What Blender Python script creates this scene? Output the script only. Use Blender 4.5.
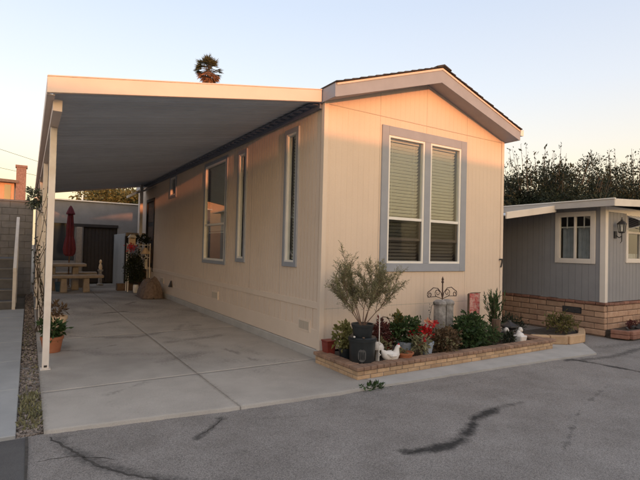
import bpy, bmesh, math, random
import numpy as np
from mathutils import Vector, Matrix, noise as mnoise
R_ = math.radians
random.seed(7); rng = np.random.default_rng(7)
scene = bpy.context.scene
for o in list(bpy.data.objects): bpy.data.objects.remove(o)
COL = scene.collection

# ------------------------------------------------------------------ camera
cam_d = bpy.data.cameras.new('camera'); cam = bpy.data.objects.new('camera', cam_d); COL.objects.link(cam)
cam_d.sensor_width = 36; cam_d.lens = 461.154 / 640 * 36; cam_d.clip_end = 2000; cam_d.clip_start = .05
yaw, pitch, roll = R_(32.2626), R_(1.19446), R_(1.38222)
F = Vector((math.sin(yaw)*math.cos(pitch), math.cos(yaw)*math.cos(pitch), math.sin(pitch)))
R0 = Vector((math.cos(yaw), -math.sin(yaw), 0)); U0 = R0.cross(F)
Rv = R0*math.cos(roll) + U0*math.sin(roll); Uv = -R0*math.sin(roll) + U0*math.cos(roll)
cam.matrix_world = Matrix(((Rv.x, Uv.x, -F.x, -3.5149), (Rv.y, Uv.y, -F.y, -5.5152), (Rv.z, Uv.z, -F.z, 1.55), (0, 0, 0, 1)))
scene.camera = cam

# ------------------------------------------------------------------ world and sun (just before sunset, sun behind the camera)
SUN_EL, SUN_AZ = 2.2, 186.0
w = bpy.data.worlds.new('World'); scene.world = w; w.use_nodes = True
nt = w.node_tree; nt.nodes.clear()
sky = nt.nodes.new('ShaderNodeTexSky'); sky.sky_type = 'NISHITA'; sky.sun_disc = False
sky.sun_elevation = R_(SUN_EL + 3.5); sky.sun_rotation = R_(SUN_AZ)
sky.air_density = 1.0; sky.dust_density = 4.0; sky.ozone_density = .6; sky.altitude = 50
bg = nt.nodes.new('ShaderNodeBackground'); bg.inputs[1].default_value = .12
wo = nt.nodes.new('ShaderNodeOutputWorld')
# warm evening haze over the whole dome: cream at the horizon, pale blue overhead
tc = nt.nodes.new('ShaderNodeTexCoord'); sx = nt.nodes.new('ShaderNodeSeparateXYZ'); nt.links.new(tc.outputs['Generated'], sx.inputs[0])
hz = nt.nodes.new('ShaderNodeValToRGB'); nt.links.new(sx.outputs[2], hz.inputs[0]); el = hz.color_ramp.elements
SKY = [(0., (1.0, .76, .45)), (.12, (.97, .77, .50)), (.21, (.86, .75, .66)), (.32, (.73, .725, .78)), (.47, (.60, .645, .78)), (1., (.54, .57, .64))]
el[0].position = 0; el[0].color = (*SKY[0][1], 1); el[1].position = 1; el[1].color = (*SKY[-1][1], 1)
for p_, c_ in SKY[1:-1]: e_ = el.new(p_); e_.color = (*c_, 1)
bg2 = nt.nodes.new('ShaderNodeBackground'); bg2.inputs[1].default_value = .68; nt.links.new(hz.outputs[0], bg2.inputs[0])
adds = nt.nodes.new('ShaderNodeAddShader')
nt.links.new(sky.outputs[0], bg.inputs[0]); nt.links.new(bg.outputs[0], adds.inputs[0]); nt.links.new(bg2.outputs[0], adds.inputs[1]); nt.links.new(adds.outputs[0], wo.inputs[0])
sd = bpy.data.lights.new('sun', 'SUN'); sd.energy = 1.8; sd.angle = R_(.6); sd.color = (1, .34, .14)
so = bpy.data.objects.new('sun', sd); COL.objects.link(so)
sdir = Vector((math.sin(R_(SUN_AZ))*math.cos(R_(SUN_EL)), math.cos(R_(SUN_AZ))*math.cos(R_(SUN_EL)), math.sin(R_(SUN_EL))))
so.rotation_euler = sdir.to_track_quat('Z', 'Y').to_euler(); so.location = (0, -30, 30)
vs = scene.view_settings; vs.view_transform = 'Standard'; vs.look = 'None'; vs.gamma = 1; vs.use_curve_mapping = False
vs.exposure = 0.40
scene.render.engine = 'CYCLES'

# ------------------------------------------------------------------ materials
M = {}
def mat(name, c1, c2=None, scale=4., rough=.7, bump=0., bscale=80., rand=0., detail=5., metal=0., spec=.5, c3=None, fine=0., fscale=300., island=0., attr=None, attr_col=None, backlit=0.):
    m = bpy.data.materials.new(name); m.use_nodes = True; t = m.node_tree; N = t.nodes; L = t.links
    b = N['Principled BSDF']; b.inputs['Roughness'].default_value = rough; b.inputs['Metallic'].default_value = metal
    b.inputs['Specular IOR Level'].default_value = spec
    geo = N.new('ShaderNodeNewGeometry')
    def noise(sc, det=5.):
        n = N.new('ShaderNodeTexNoise'); n.inputs['Scale'].default_value = sc; n.inputs['Detail'].default_value = det
        n.inputs['Roughness'].default_value = .62; L.new(geo.outputs['Position'], n.inputs['Vector']); return n
    def mixc(fac, a, bb, mode='MIX'):
        x = N.new('ShaderNodeMix'); x.data_type = 'RGBA'; x.blend_type = mode
        for s, v in ((x.inputs[0], fac), (x.inputs[6], a), (x.inputs[7], bb)):
            if hasattr(v, 'is_linked'): L.new(v, s)
            elif isinstance(v, (int, float)): s.default_value = v
            else: s.default_value = (*v, 1)
        return x.outputs[2]
    def ramp(src, lo, hi):
        r = N.new('ShaderNodeMapRange'); r.inputs[1].default_value = lo; r.inputs[2].default_value = hi; L.new(src, r.inputs[0]); return r.outputs[0]
    c2 = c2 or c1
    col = mixc(ramp(noise(scale, detail).outputs[0], .34, .66), c1, c2)
    if c3: col = mixc(ramp(noise(scale*.23, 4).outputs[0], .5, .72), col, c3)
    if fine: 
        f = ramp(noise(fscale, 2).outputs[0], .3, .7)
        g = N.new('ShaderNodeMapRange'); g.inputs[3].default_value = 1-fine; g.inputs[4].default_value = 1+fine; L.new(f, g.inputs[0])
        vmul = N.new('ShaderNodeVectorMath'); vmul.operation = 'SCALE'; L.new(col, vmul.inputs[0]); L.new(g.outputs[0], vmul.inputs['Scale']); col = vmul.outputs[0]
    if rand or island:
        if island: src = geo.outputs['Random Per Island']; amt = island
        else:
            oi = N.new('ShaderNodeObjectInfo'); src = oi.outputs['Random']; amt = rand
        g = N.new('ShaderNodeMapRange'); g.inputs[3].default_value = 1-amt; g.inputs[4].default_value = 1+amt; L.new(src, g.inputs[0])
        vmul = N.new('ShaderNodeVectorMath'); vmul.operation = 'SCALE'; L.new(col, vmul.inputs[0]); L.new(g.outputs[0], vmul.inputs['Scale']); col = vmul.outputs[0]
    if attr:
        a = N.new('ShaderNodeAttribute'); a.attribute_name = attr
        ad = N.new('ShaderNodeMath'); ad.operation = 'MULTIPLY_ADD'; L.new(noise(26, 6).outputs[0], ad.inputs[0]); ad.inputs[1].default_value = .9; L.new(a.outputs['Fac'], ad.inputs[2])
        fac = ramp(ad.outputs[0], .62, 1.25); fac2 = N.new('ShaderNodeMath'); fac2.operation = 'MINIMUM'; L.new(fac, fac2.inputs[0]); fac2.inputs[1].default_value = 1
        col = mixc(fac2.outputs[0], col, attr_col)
    L.new(col, b.inputs['Base Color'])
    if bump:
        bp = N.new('ShaderNodeBump'); bp.inputs['Strength'].default_value = bump; bp.inputs['Distance'].default_value = .01
        L.new(noise(bscale, 4).outputs[0], bp.inputs['Height']); L.new(bp.outputs[0], b.inputs['Normal'])
    if backlit:
        tr = N.new('ShaderNodeBsdfTranslucent'); L.new(col, tr.inputs[0]); ms = N.new('ShaderNodeMixShader'); ms.inputs[0].default_value = backlit
        L.new(b.outputs[0], ms.inputs[1]); L.new(tr.outputs[0], ms.inputs[2]); L.new(ms.outputs[0], N['Material Output'].inputs[0])
    M[name] = m; return m
def glass(name, tint, boost):
    m = bpy.data.materials.new(name); m.use_nodes = True; t = m.node_tree; N = t.nodes; L = t.links; N.remove(N['Principled BSDF'])
    tr = N.new('ShaderNodeBsdfTransparent'); tr.inputs[0].default_value = (*tint, 1)
    gl = N.new('ShaderNodeBsdfGlossy'); gl.inputs['Roughness'].default_value = .02
    fr = N.new('ShaderNodeFresnel'); fr.inputs[0].default_value = 1.5
    mu = N.new('ShaderNodeMath'); mu.operation = 'MULTIPLY'; mu.inputs[1].default_value = boost; mu.use_clamp = True; L.new(fr.outputs[0], mu.inputs[0])
    gb = N.new('ShaderNodeNewGeometry'); sb = N.new('ShaderNodeMath'); sb.operation = 'SUBTRACT'; sb.inputs[0].default_value = 1; L.new(gb.outputs['Backfacing'], sb.inputs[1])
    m2 = N.new('ShaderNodeMath'); m2.operation = 'MULTIPLY'; L.new(mu.outputs[0], m2.inputs[0]); L.new(sb.outputs[0], m2.inputs[1])
    ms = N.new('ShaderNodeMixShader'); L.new(m2.outputs[0], ms.inputs[0]); L.new(tr.outputs[0], ms.inputs[1]); L.new(gl.outputs[0], ms.inputs[2])
    # wavy float glass
    ge = N.new('ShaderNodeNewGeometry'); no = N.new('ShaderNodeTexNoise'); no.inputs['Scale'].default_value = 3.; L.new(ge.outputs['Position'], no.inputs['Vector'])
    bp = N.new('ShaderNodeBump'); bp.inputs['Strength'].default_value = .03; bp.inputs['Distance'].default_value = .01; L.new(no.outputs[0], bp.inputs['Height']); L.new(bp.outputs[0], gl.inputs['Normal'])
    L.new(ms.outputs[0], N['Material Output'].inputs[0]); M[name] = m
glass('glass', (.95, .97, .95), 2.2)
glass('screen', (.66, .66, .66), .5)
mat('cream_siding', (.71, .575, .455), (.75, .61, .485), 1.3, .75, .12, 60, fine=.02, fscale=40)
mat('cream_trim', (.73, .60, .48), (.77, .635, .51), 2, .65, .08, 60)
mat('blue_trim', (.30, .32, .36), (.335, .355, .40), 3, .6, .08, 60)
mat('white_vinyl', (.80, .77, .71), (.84, .81, .75), 4, .45)
mat('beige_vinyl', (.50, .43, .34), (.55, .47, .38), 4, .5)
mat('blind', (.74, .71, .62), (.80, .77, .68), 5, .5, backlit=.15)
mat('dark_interior', (.06, .055, .05), (.09, .08, .07), 2, .9)
mat('shingle', (.035, .032, .032), (.075, .065, .06), 18, .95, .6, 120, rand=.35)
mat('pan_metal', (.55, .575, .61), (.60, .625, .66), 2.2, .42, .04, 20, rand=.06, c3=(.50, .52, .55))
mat('awning_cream', (.76, .61, .52), (.80, .65, .56), 3, .5, .05, 30, c3=(.70, .56, .47))
mat('post_white', (.76, .69, .635), (.82, .76, .69), 6, .5, .1, 40, c3=(.6, .52, .43))
mat('ledger_blue', (.15, .17, .22), (.18, .20, .26), 5, .5)
mat('concrete', (.40, .36, .315), (.50, .455, .40), 1.5, .85, .25, 160, c3=(.29, .26, .23), fine=.17, fscale=210, rand=.04, attr='stain_shade', attr_col=(.115, .10, .09))
mat('concrete_curb', (.42, .40, .37), (.50, .475, .44), 3, .85, .3, 120, fine=.1)
mat('concrete_grey', (.36, .36, .355), (.43, .43, .42), 2, .85, .3, 120, fine=.1, c3=(.3, .3, .295))
mat('joint_dark', (.05, .045, .04), (.09, .08, .07), 20, .95)
mat('asphalt', (.225, .202, .183), (.295, .268, .245), 2.2, .92, .6, 150, c3=(.32, .292, .268), fine=.55, fscale=150, attr='stain_shade', attr_col=(.035, .032, .030))
mat('dark_asphalt', (.105, .10, .098), (.14, .135, .13), 3, .85, .7, 260, fine=.4, fscale=260)
mat('soil', (.055, .042, .032), (.11, .085, .065), 9, .98, .9, 70, fine=.3)
mat('ground_soil', (.16, .14, .11), (.22, .19, .15), 1, .95, .4, 30)
mat('gravel', (.16, .13, .11), (.30, .25, .21), 8, .95, .4, 90, island=.55)
mat('brick_tan', (.50, .33, .19), (.60, .41, .25), 14, .9, .5, 110, rand=.16, c3=(.46, .29, .17), fine=.1)
mat('brick_cap', (.27, .16, .105), (.36, .225, .15), 12, .9, .5, 110, rand=.22, fine=.15)
mat('slump_block', (.45, .27, .175), (.55, .36, .24), 9, .92, .6, 60, rand=.17, fine=.12)
mat('slump_cap', (.25, .115, .075), (.33, .17, .12), 12, .92, .6, 60, rand=.25)
mat('mortar_dark', (.17, .115, .08), (.22, .15, .105), 20, .95, .4, 160)
mat('mortar_grey', (.15, .145, .14), (.18, .175, .17), 20, .95, .4, 160)
mat('mortar', (.27, .22, .175), (.33, .27, .215), 20, .95, .4, 160)
mat('neighbor_grey', (.27, .265, .27), (.30, .295, .30), 2.5, .75, .1, 60)
mat('neighbor_cream', (.74, .67, .59), (.79, .72, .64), 3, .6, .1, 50, c3=(.66, .59, .51))
mat('neighbor_fascia', (.46, .43, .40), (.52, .49, .45), 3, .7, .1, 50)
mat('curtain', (.42, .43, .46), (.55, .56, .60), 8, .9, backlit=.2)
mat('black_iron', (.02, .02, .02), (.04, .035, .035), 12, .5, .2, 80)
mat('rust_iron', (.05, .03, .022), (.09, .05, .035), 30, .7, .3, 80)
mat('bin_black', (.012, .016, .018), (.022, .027, .03), 6, .42, .05, 40)
mat('emblem_grey', (.07, .07, .07), (.10, .10, .10), 20, .6)
mat('terracotta', (.36, .125, .055), (.43, .165, .08), 9, .85, .2, 60, c3=(.30, .12, .07))
mat('red_glaze', (.20, .035, .025), (.27, .05, .035), 9, .45, .1, 40)
mat('blue_glaze', (.30, .35, .42), (.38, .43, .50), 9, .35, .1, 30)
mat('white_glaze', (.74, .70, .65), (.82, .78, .73), 8, .4, .1, 40, c3=(.6, .55, .48))
mat('beak_orange', (.6, .25, .06))
mat('stone_grey', (.22, .205, .19), (.42, .40, .375), 15, .9, .9, 30, c3=(.17, .155, .145))
mat('rock_dark', (.04, .038, .04), (.09, .085, .085), 9, .9, .8, 30, rand=.3)
mat('wood_brown', (.10, .062, .04), (.16, .10, .065), 9, .8, .4, 60)
mat('stem', (.14, .085, .06), (.22, .14, .10), 20, .85, .3, 90)
mat('bark', (.07, .055, .042), (.13, .10, .075), 9, .95, .8, 30)
for nm, c1, c2, isl, bl in (('leaf_olive', (.20, .20, .105), (.31, .285, .16), .45, .3), ('leaf_green', (.035, .07, .022), (.07, .115, .04), .5, .3),
        ('leaf_dark', (.018, .026, .014), (.04, .048, .026), .5, .2), ('leaf_yellow', (.16, .17, .05), (.27, .25, .10), .45, .3),
        ('leaf_brown', (.10, .065, .035), (.17, .11, .06), .5, .25), ('leaf_red', (.10, .035, .035), (.17, .06, .05), .5, .25),
        ('leaf_hedge', (.10, .10, .03), (.19, .16, .055), .5, .25), ('leaf_grey', (.10, .13, .10), (.16, .19, .14), .4, .25),
        ('petal_red', (.55, .025, .03), (.70, .05, .05), .35, .3), ('petal_peach', (.75, .33, .2), (.8, .45, .3), .2, .3),
        ('frond', (.08, .08, .035), (.15, .13, .06), .4, .2), ('frond_dead', (.30, .15, .085), (.42, .22, .13), .4, .2)):
    mat(nm, c1, c2, 6, .6, island=isl, backlit=bl, spec=.35)
mat('block_grey', (.185, .183, .188), (.235, .232, .236), 6, .92, .5, 60, rand=.1, fine=.1)
mat('back_wall', (.20, .19, .185), (.245, .235, .23), 2.5, .85, .2, 40)
mat('stucco_orange', (.62, .36, .22), (.68, .40, .25), 3, .9, .4, 60)
mat('chimney_brick', (.22, .13, .11), (.34, .22, .19), 14, .95, .4, 40)
mat('dark_brown', (.014, .010, .010), (.024, .018, .016), 6, .7, .1, 40)
mat('umbrella_red', (.11, .014, .022), (.16, .022, .03), 5, .85, .2, 60)
mat('tarp_brown', (.12, .085, .065), (.22, .155, .12), 14, .85, 1., 16)
mat('table_stone', (.25, .205, .165), (.32, .265, .215), 10, .9, .5, 60)
mat('lampshade', (.66, .50, .34), (.74, .57, .40), 8, .8)
mat('bucket_blue', (.03, .08, .15), (.05, .11, .2), 6, .5)
mat('step_paint', (.10, .10, .105), (.135, .135, .14), 5, .8, .3, 80)
mat('step_edge', (.16, .16, .165), (.20, .20, .205), 5, .8)
mat('rail_white', (.66, .63, .60), (.74, .71, .67), 6, .6, .2, 60)
mat('wire_black', (.03, .03, .03))
mat('far_house', (.42, .36, .30), (.48, .41, .34), 3, .85)
mat('far_roof', (.16, .12, .10), (.22, .17, .14), 6, .9)
mat('far_glass', (.03, .035, .04), rough=.1)
mat('flag_cloth', (.62, .10, .10), (.82, .55, .48), 22, .8, backlit=.3, detail=2.)

# ------------------------------------------------------------------ mesh helpers
def obj(name, me, material=None, parent=None):
    if material is not None and not me.materials: me.materials.append(M[material] if isinstance(material, str) else material)
    o = bpy.data.objects.new(name, me); COL.objects.link(o)
    if parent is not None:
        o.parent = parent; o.matrix_parent_inverse = parent.matrix_world.inverted() if False else Matrix.Translation(-parent['_p'] if '_p' in parent else Vector())
    return o
class MB:
    def __init__(s): s.v = []; s.f = []
    def hexa(s, p):   # 8 corners: bottom 0-3 loop, top 4-7 loop
        n = len(s.v); s.v += [tuple(q) for q in p]
        s.f += [tuple(n+i for i in q) for q in ((0, 3, 2, 1), (4, 5, 6, 7), (0, 1, 5, 4), (1, 2, 6, 5), (2, 3, 7, 6), (3, 0, 4, 7))]; return s
    def box(s, x0, x1, y0, y1, z0, z1):
        return s.hexa([(x0, y0, z0), (x1, y0, z0), (x1, y1, z0), (x0, y1, z0), (x0, y0, z1), (x1, y0, z1), (x1, y1, z1), (x0, y1, z1)])
    def quad(s, a, b, c, d):
        n = len(s.v); s.v += [tuple(a), tuple(b), tuple(c), tuple(d)]; s.f.append((n, n+1, n+2, n+3)); return s
    def prism(s, poly, h0, h1):   # poly of (x,y)
        n = len(s.v); k = len(poly)
        s.v += [(x, y, h0) for x, y in poly] + [(x, y, h1) for x, y in poly]
        s.f += [tuple(range(n+k-1, n-1, -1)), tuple(range(n+k, n+2*k))] + [(n+i, n+(i+1) % k, n+k+(i+1) % k, n+k+i) for i in range(k)]; return s
    def tube(s, pts, rad, seg=8, sx=1., cap=True):
        pts = [Vector(p) for p in pts]; n0 = len(s.v)
        if not hasattr(rad, '__len__'): rad = [rad]*len(pts)
        up = Vector((0, 0, 1))
        for i, p in enumerate(pts):
            t = (pts[min(i+1, len(pts)-1)] - pts[max(i-1, 0)]).normalized()
            a = t.cross(up)
            if a.length < .05: a = t.cross(Vector((0, 1, 0)))
            a.normalize(); b = a.cross(t)
            for k in range(seg):
                an = 2*math.pi*k/seg; q = p + (a*math.cos(an)*sx + b*math.sin(an))*rad[i]; s.v.append(tuple(q))
        for i in range(len(pts)-1):
            for k in range(seg):
                k2 = (k+1) % seg; s.f.append((n0+i*seg+k, n0+i*seg+k2, n0+(i+1)*seg+k2, n0+(i+1)*seg+k))
        if cap:
            s.f.append(tuple(n0+k for k in range(seg-1, -1, -1))); s.f.append(tuple(n0+(len(pts)-1)*seg+k for k in range(seg)))
        return s
    def lathe(s, prof, c=(0, 0), seg=24, star=0., nstar=8, sq=0.):
        n0 = len(s.v)
        for r, z in prof:
            for k in range(seg):
                a = 2*math.pi*k/seg; rr = r*(1+star*math.cos(nstar*a))
                s.v.append((c[0]+rr*math.cos(a), c[1]+rr*math.sin(a), z))
        for i in range(len(prof)-1):
            for k in range(seg):
                k2 = (k+1) % seg; s.f.append((n0+i*seg+k, n0+i*seg+k2, n0+(i+1)*seg+k2, n0+(i+1)*seg+k))
        s.f.append(tuple(n0+k for k in range(seg-1, -1, -1))); s.f.append(tuple(n0+(len(prof)-1)*seg+k for k in range(seg))); return s
    def mesh(s, name, bevel=0., smooth=False):
        me = bpy.data.meshes.new(name); me.from_pydata(s.v, [], s.f)
        bm = bmesh.new(); bm.from_mesh(me)
        bmesh.ops.recalc_face_normals(bm, faces=bm.faces)
        if bevel: bmesh.ops.bevel(bm, geom=list(bm.edges), offset=bevel, segments=1, affect='EDGES', clamp_overlap=True)
        bm.to_mesh(me); bm.free()
        if smooth: 
            me.shade_smooth()
            try: me.set_sharp_from_angle(angle=R_(38))
            except Exception: pass
        return me
    def build(s, name, material, parent=None, bevel=0., smooth=False):
        return obj(name, s.mesh(name, bevel, smooth), material, parent)
def tag(o, label, cat, group=None, kind=None):
    if label: o['label'] = label
    if cat: o['category'] = cat
    if group: o['group'] = group
    if kind: o['kind'] = kind
    return o
def thing(name, label, cat, loc=(0, 0, 0), group=None):
    o = bpy.data.objects.new(name, None); COL.objects.link(o); o.location = loc; o.empty_display_size = .1
    PLOC[o.name] = Vector(loc); o['_p'] = list(loc); return tag(o, label, cat, group)
PLOC = {}
def obj(name, me, material=None, parent=None):
    if material is not None and not me.materials: me.materials.append(M[material])
    o = bpy.data.objects.new(name, me); COL.objects.link(o)
    if parent is not None:
        o.parent = parent
        o.matrix_parent_inverse = Matrix.Translation(-PLOC[parent.name]) if parent.name in PLOC else Matrix()
    return o
def part_at(name, me, material, parent, loc, rot=(0, 0, 0)):   # shared-mesh piece placed in world coordinates
    o = obj(name, me, material, parent); o.location = loc; o.rotation_euler = rot; return o
def structure(o): o['kind'] = 'structure'; return o
def leaves(name, C, size, material, parent=None, aspect=.4, dirs=None, fold=.25, spread=1., jitter=.35):
    """one mesh of folded diamond leaves; C (n,3) centres"""
    n = len(C)
    d = rng.normal(size=(n, 3)) if dirs is None else dirs + rng.normal(size=(n, 3))*spread
    d /= np.linalg.norm(d, axis=1)[:, None]+1e-9
    r = np.cross(d, rng.normal(size=(n, 3))); r /= np.linalg.norm(r, axis=1)[:, None]+1e-9
    u = np.cross(r, d); s = size*(1+jitter*rng.normal(size=(n, 1))).clip(.4, 2)
    V = np.empty((n, 4, 3)); V[:, 0] = C; V[:, 2] = C+d*s
    mid = C+d*s*.5; V[:, 1] = mid+r*s*aspect*.5+u*s*fold*aspect; V[:, 3] = mid-r*s*aspect*.5+u*s*fold*aspect
    me = bpy.data.meshes.new(name); me.vertices.add(4*n); me.vertices.foreach_set('co', V.reshape(-1).astype(np.float32))
    idx = np.arange(n)[:, None]*4; tri = np.concatenate([idx+[0, 1, 2], idx+[0, 2, 3]], 1).reshape(-1)
    me.loops.add(6*n); me.loops.foreach_set('vertex_index', tri.astype(np.int32))
    me.polygons.add(2*n); me.polygons.foreach_set('loop_start', (np.arange(2*n)*3).astype(np.int32)); me.update(calc_edges=True); me.validate()
    return obj(name, me, material, parent)
def grid_mesh(name, xs, ys, z, inside=None, zfun=None):
    X, Y = np.meshgrid(xs, ys); nx, ny = len(xs), len(ys); Z = np.full_like(X, z) if zfun is None else zfun(X, Y)
    me = bpy.data.meshes.new(name); me.vertices.add(nx*ny); me.vertices.foreach_set('co', np.stack([X, Y, Z], -1).reshape(-1).astype(np.float32))
    i = (np.arange(ny-1)[:, None]*nx+np.arange(nx-1)[None]).reshape(-1); q = np.stack([i, i+1, i+nx+1, i+nx], 1).reshape(-1)
    me.loops.add(len(q)); me.loops.foreach_set('vertex_index', q.astype(np.int32))
    me.polygons.add(len(i)); me.polygons.foreach_set('loop_start', (np.arange(len(i))*4).astype(np.int32)); me.update(calc_edges=True)
    return me, X.reshape(-1), Y.reshape(-1)
def polydist(X, Y, pts):
    D = np.full(X.shape, 9.)
    for (x0, y0), (x1, y1) in zip(pts[:-1], pts[1:]):
        dx, dy = x1-x0, y1-y0; t = (((X-x0)*dx+(Y-y0)*dy)/(dx*dx+dy*dy)).clip(0, 1); D = np.minimum(D, np.hypot(X-x0-t*dx, Y-y0-t*dy))
    return D
def wob(X, Y, k, s): return np.sin(X*k+s)*np.cos(Y*k*1.3+2*s)+.5*np.sin(X*k*2.7+Y*k*1.9+s*3)
def set_attr(me, name, val):
    a = me.attributes.new(name, 'FLOAT', 'POINT'); a.data.foreach_set('value', val.astype(np.float32))

# ================================================================== GROUND
me, X, Y = grid_mesh('ground', np.linspace(-400, 400, 9), np.linspace(-400, 400, 9), -.12)
structure(obj('ground', me, 'ground_soil'))
xs = np.concatenate([np.linspace(-60, -5.2, 12), np.arange(-5, 7, .03), np.linspace(7.2, 60, 12)])
ys = np.concatenate([np.linspace(-10.5, -4.6, 6), np.arange(-4.5, -.6, .03), np.linspace(-.5, 1.6, 5)])
me, X, Y = grid_mesh('street', xs, ys, -.03)
st = np.zeros_like(X)
def stain_shade(pts, wd, amt):
    global st
    D = polydist(X, Y, pts)+.018*wob(X, Y, 9, wd*50)+.01*wob(X, Y, 31, wd*20); st = np.maximum(st, amt*np.clip(1.15-D/wd, 0, 1))
stain_shade([(-3.27, -1.22), (-3.22, -1.42), (-3.04, -1.89), (-2.9, -2.08), (-2.59, -2.41), (-2.3, -2.6), (-2.0, -2.95)], .10, .5)
stain_shade([(-.95, -2.80), (-.72, -2.86), (-.41, -2.87), (-.1, -2.72), (.16, -2.56), (.55, -2.49)], .085, .85)
stain_shade([(.4, -2.5), (.75, -2.47), (.98, -2.49)], .06, .5)
stain_shade([(-.55, -2.95), (-.72, -2.84), (-.9, -2.83)], .06, .5)
stain_shade([(3.35, -1.62), (3.54, -1.62), (3.62, -1.98), (3.67, -2.5), (3.7, -3.4)], .07, .75)
stain_shade([(3.6, -1.7), (4.4, -1.82), (5.4, -1.72), (6.6, -1.62)], .10, .55)
stain_shade([(5.0, -1.35), (5.6, -1.4), (6.6, -1.45)], .22, .38)
stain_shade([(-1.95, -1.4), (-2.15, -1.62), (-2.3, -1.75)], .05, .55)
stain_shade([(-.4, -1.6), (1.2, -1.75), (2.9, -1.8)], .12, .22)
stain_shade([(-2.7, -2.0), (-1.6, -2.3), (-.6, -2.1)], .03, .25)
stain_shade([(.2, -3.4), (1.4, -2.9), (2.6, -2.6)], .02, .45)
stain_shade([(-1.6, -1.6), (-1.2, -1.75)], .05, .3)
set_attr(me, 'stain_shade', st); structure(obj('street', me, 'asphalt'))
street = bpy.data.objects['street']
def crack(pts, w_, seed):
    rs = random.Random(seed); P = []
    for (x0, y0), (x1, y1) in zip(pts[:-1], pts[1:]):
        k = max(2, int(math.hypot(x1-x0, y1-y0)/.03)); P += [(x0+(x1-x0)*i/k, y0+(y1-y0)*i/k) for i in range(k)]
    P.append(pts[-1]); mb = MB(); prev = None
    for i, (x, y) in enumerate(P):
        j = .016*mnoise.noise((i*.45, seed, 0))+.008*rs.uniform(-1, 1); h = w_*(.35+.65*abs(mnoise.noise((i*.23, seed+9, 0)))*1.6)*min(1, i/4+.1, (len(P)-1-i)/4+.1)
        a, b = P[max(i-1, 0)], P[min(i+1, len(P)-1)]; L_ = math.hypot(b[0]-a[0], b[1]-a[1]); nx, ny = -(b[1]-a[1])/L_, (b[0]-a[0])/L_
        q = ((x+nx*(j+h), y+ny*(j+h), -.0275), (x+nx*(j-h), y+ny*(j-h), -.0275))
        if prev: mb.quad(prev[0], q[0], q[1], prev[1])
        prev = q
    return mb.build('crack', 'joint_dark', street)
crack([(-3.34, -1.14), (-3.24, -1.38), (-3.19, -1.5), (-3.05, -1.87), (-2.88, -2.12), (-2.6, -2.44), (-2.3, -2.66), (-2.05, -3.0)], .02, 1)
crack([(-3.46, -1.6), (-3.2, -1.62), (-2.9, -1.85)], .007, 2)
crack([(-1.95, -1.42), (-2.05, -1.55), (-2.28, -1.72)], .012, 3)
crack([(3.55, -1.66), (3.63, -1.98), (3.68, -2.5), (3.8, -3.4)], .014, 7)
# dark asphalt strip of the cross street at the left
me, X, Y = grid_mesh('side_street', np.linspace(-9, -3.49, 12), np.linspace(-9, -1.09, 12), -.024)
structure(obj('side_street', me, 'dark_asphalt'))
MB().prism([(-3.49, -9), (-3.465, -9), (-3.46, -3), (-3.478, -2), (-3.468, -1.4), (-3.47, -1.09), (-3.49, -1.09)], -.03, -.02).build('street_joint', 'joint_dark')
bpy.data.objects['street_joint']['kind'] = 'structure'

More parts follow.
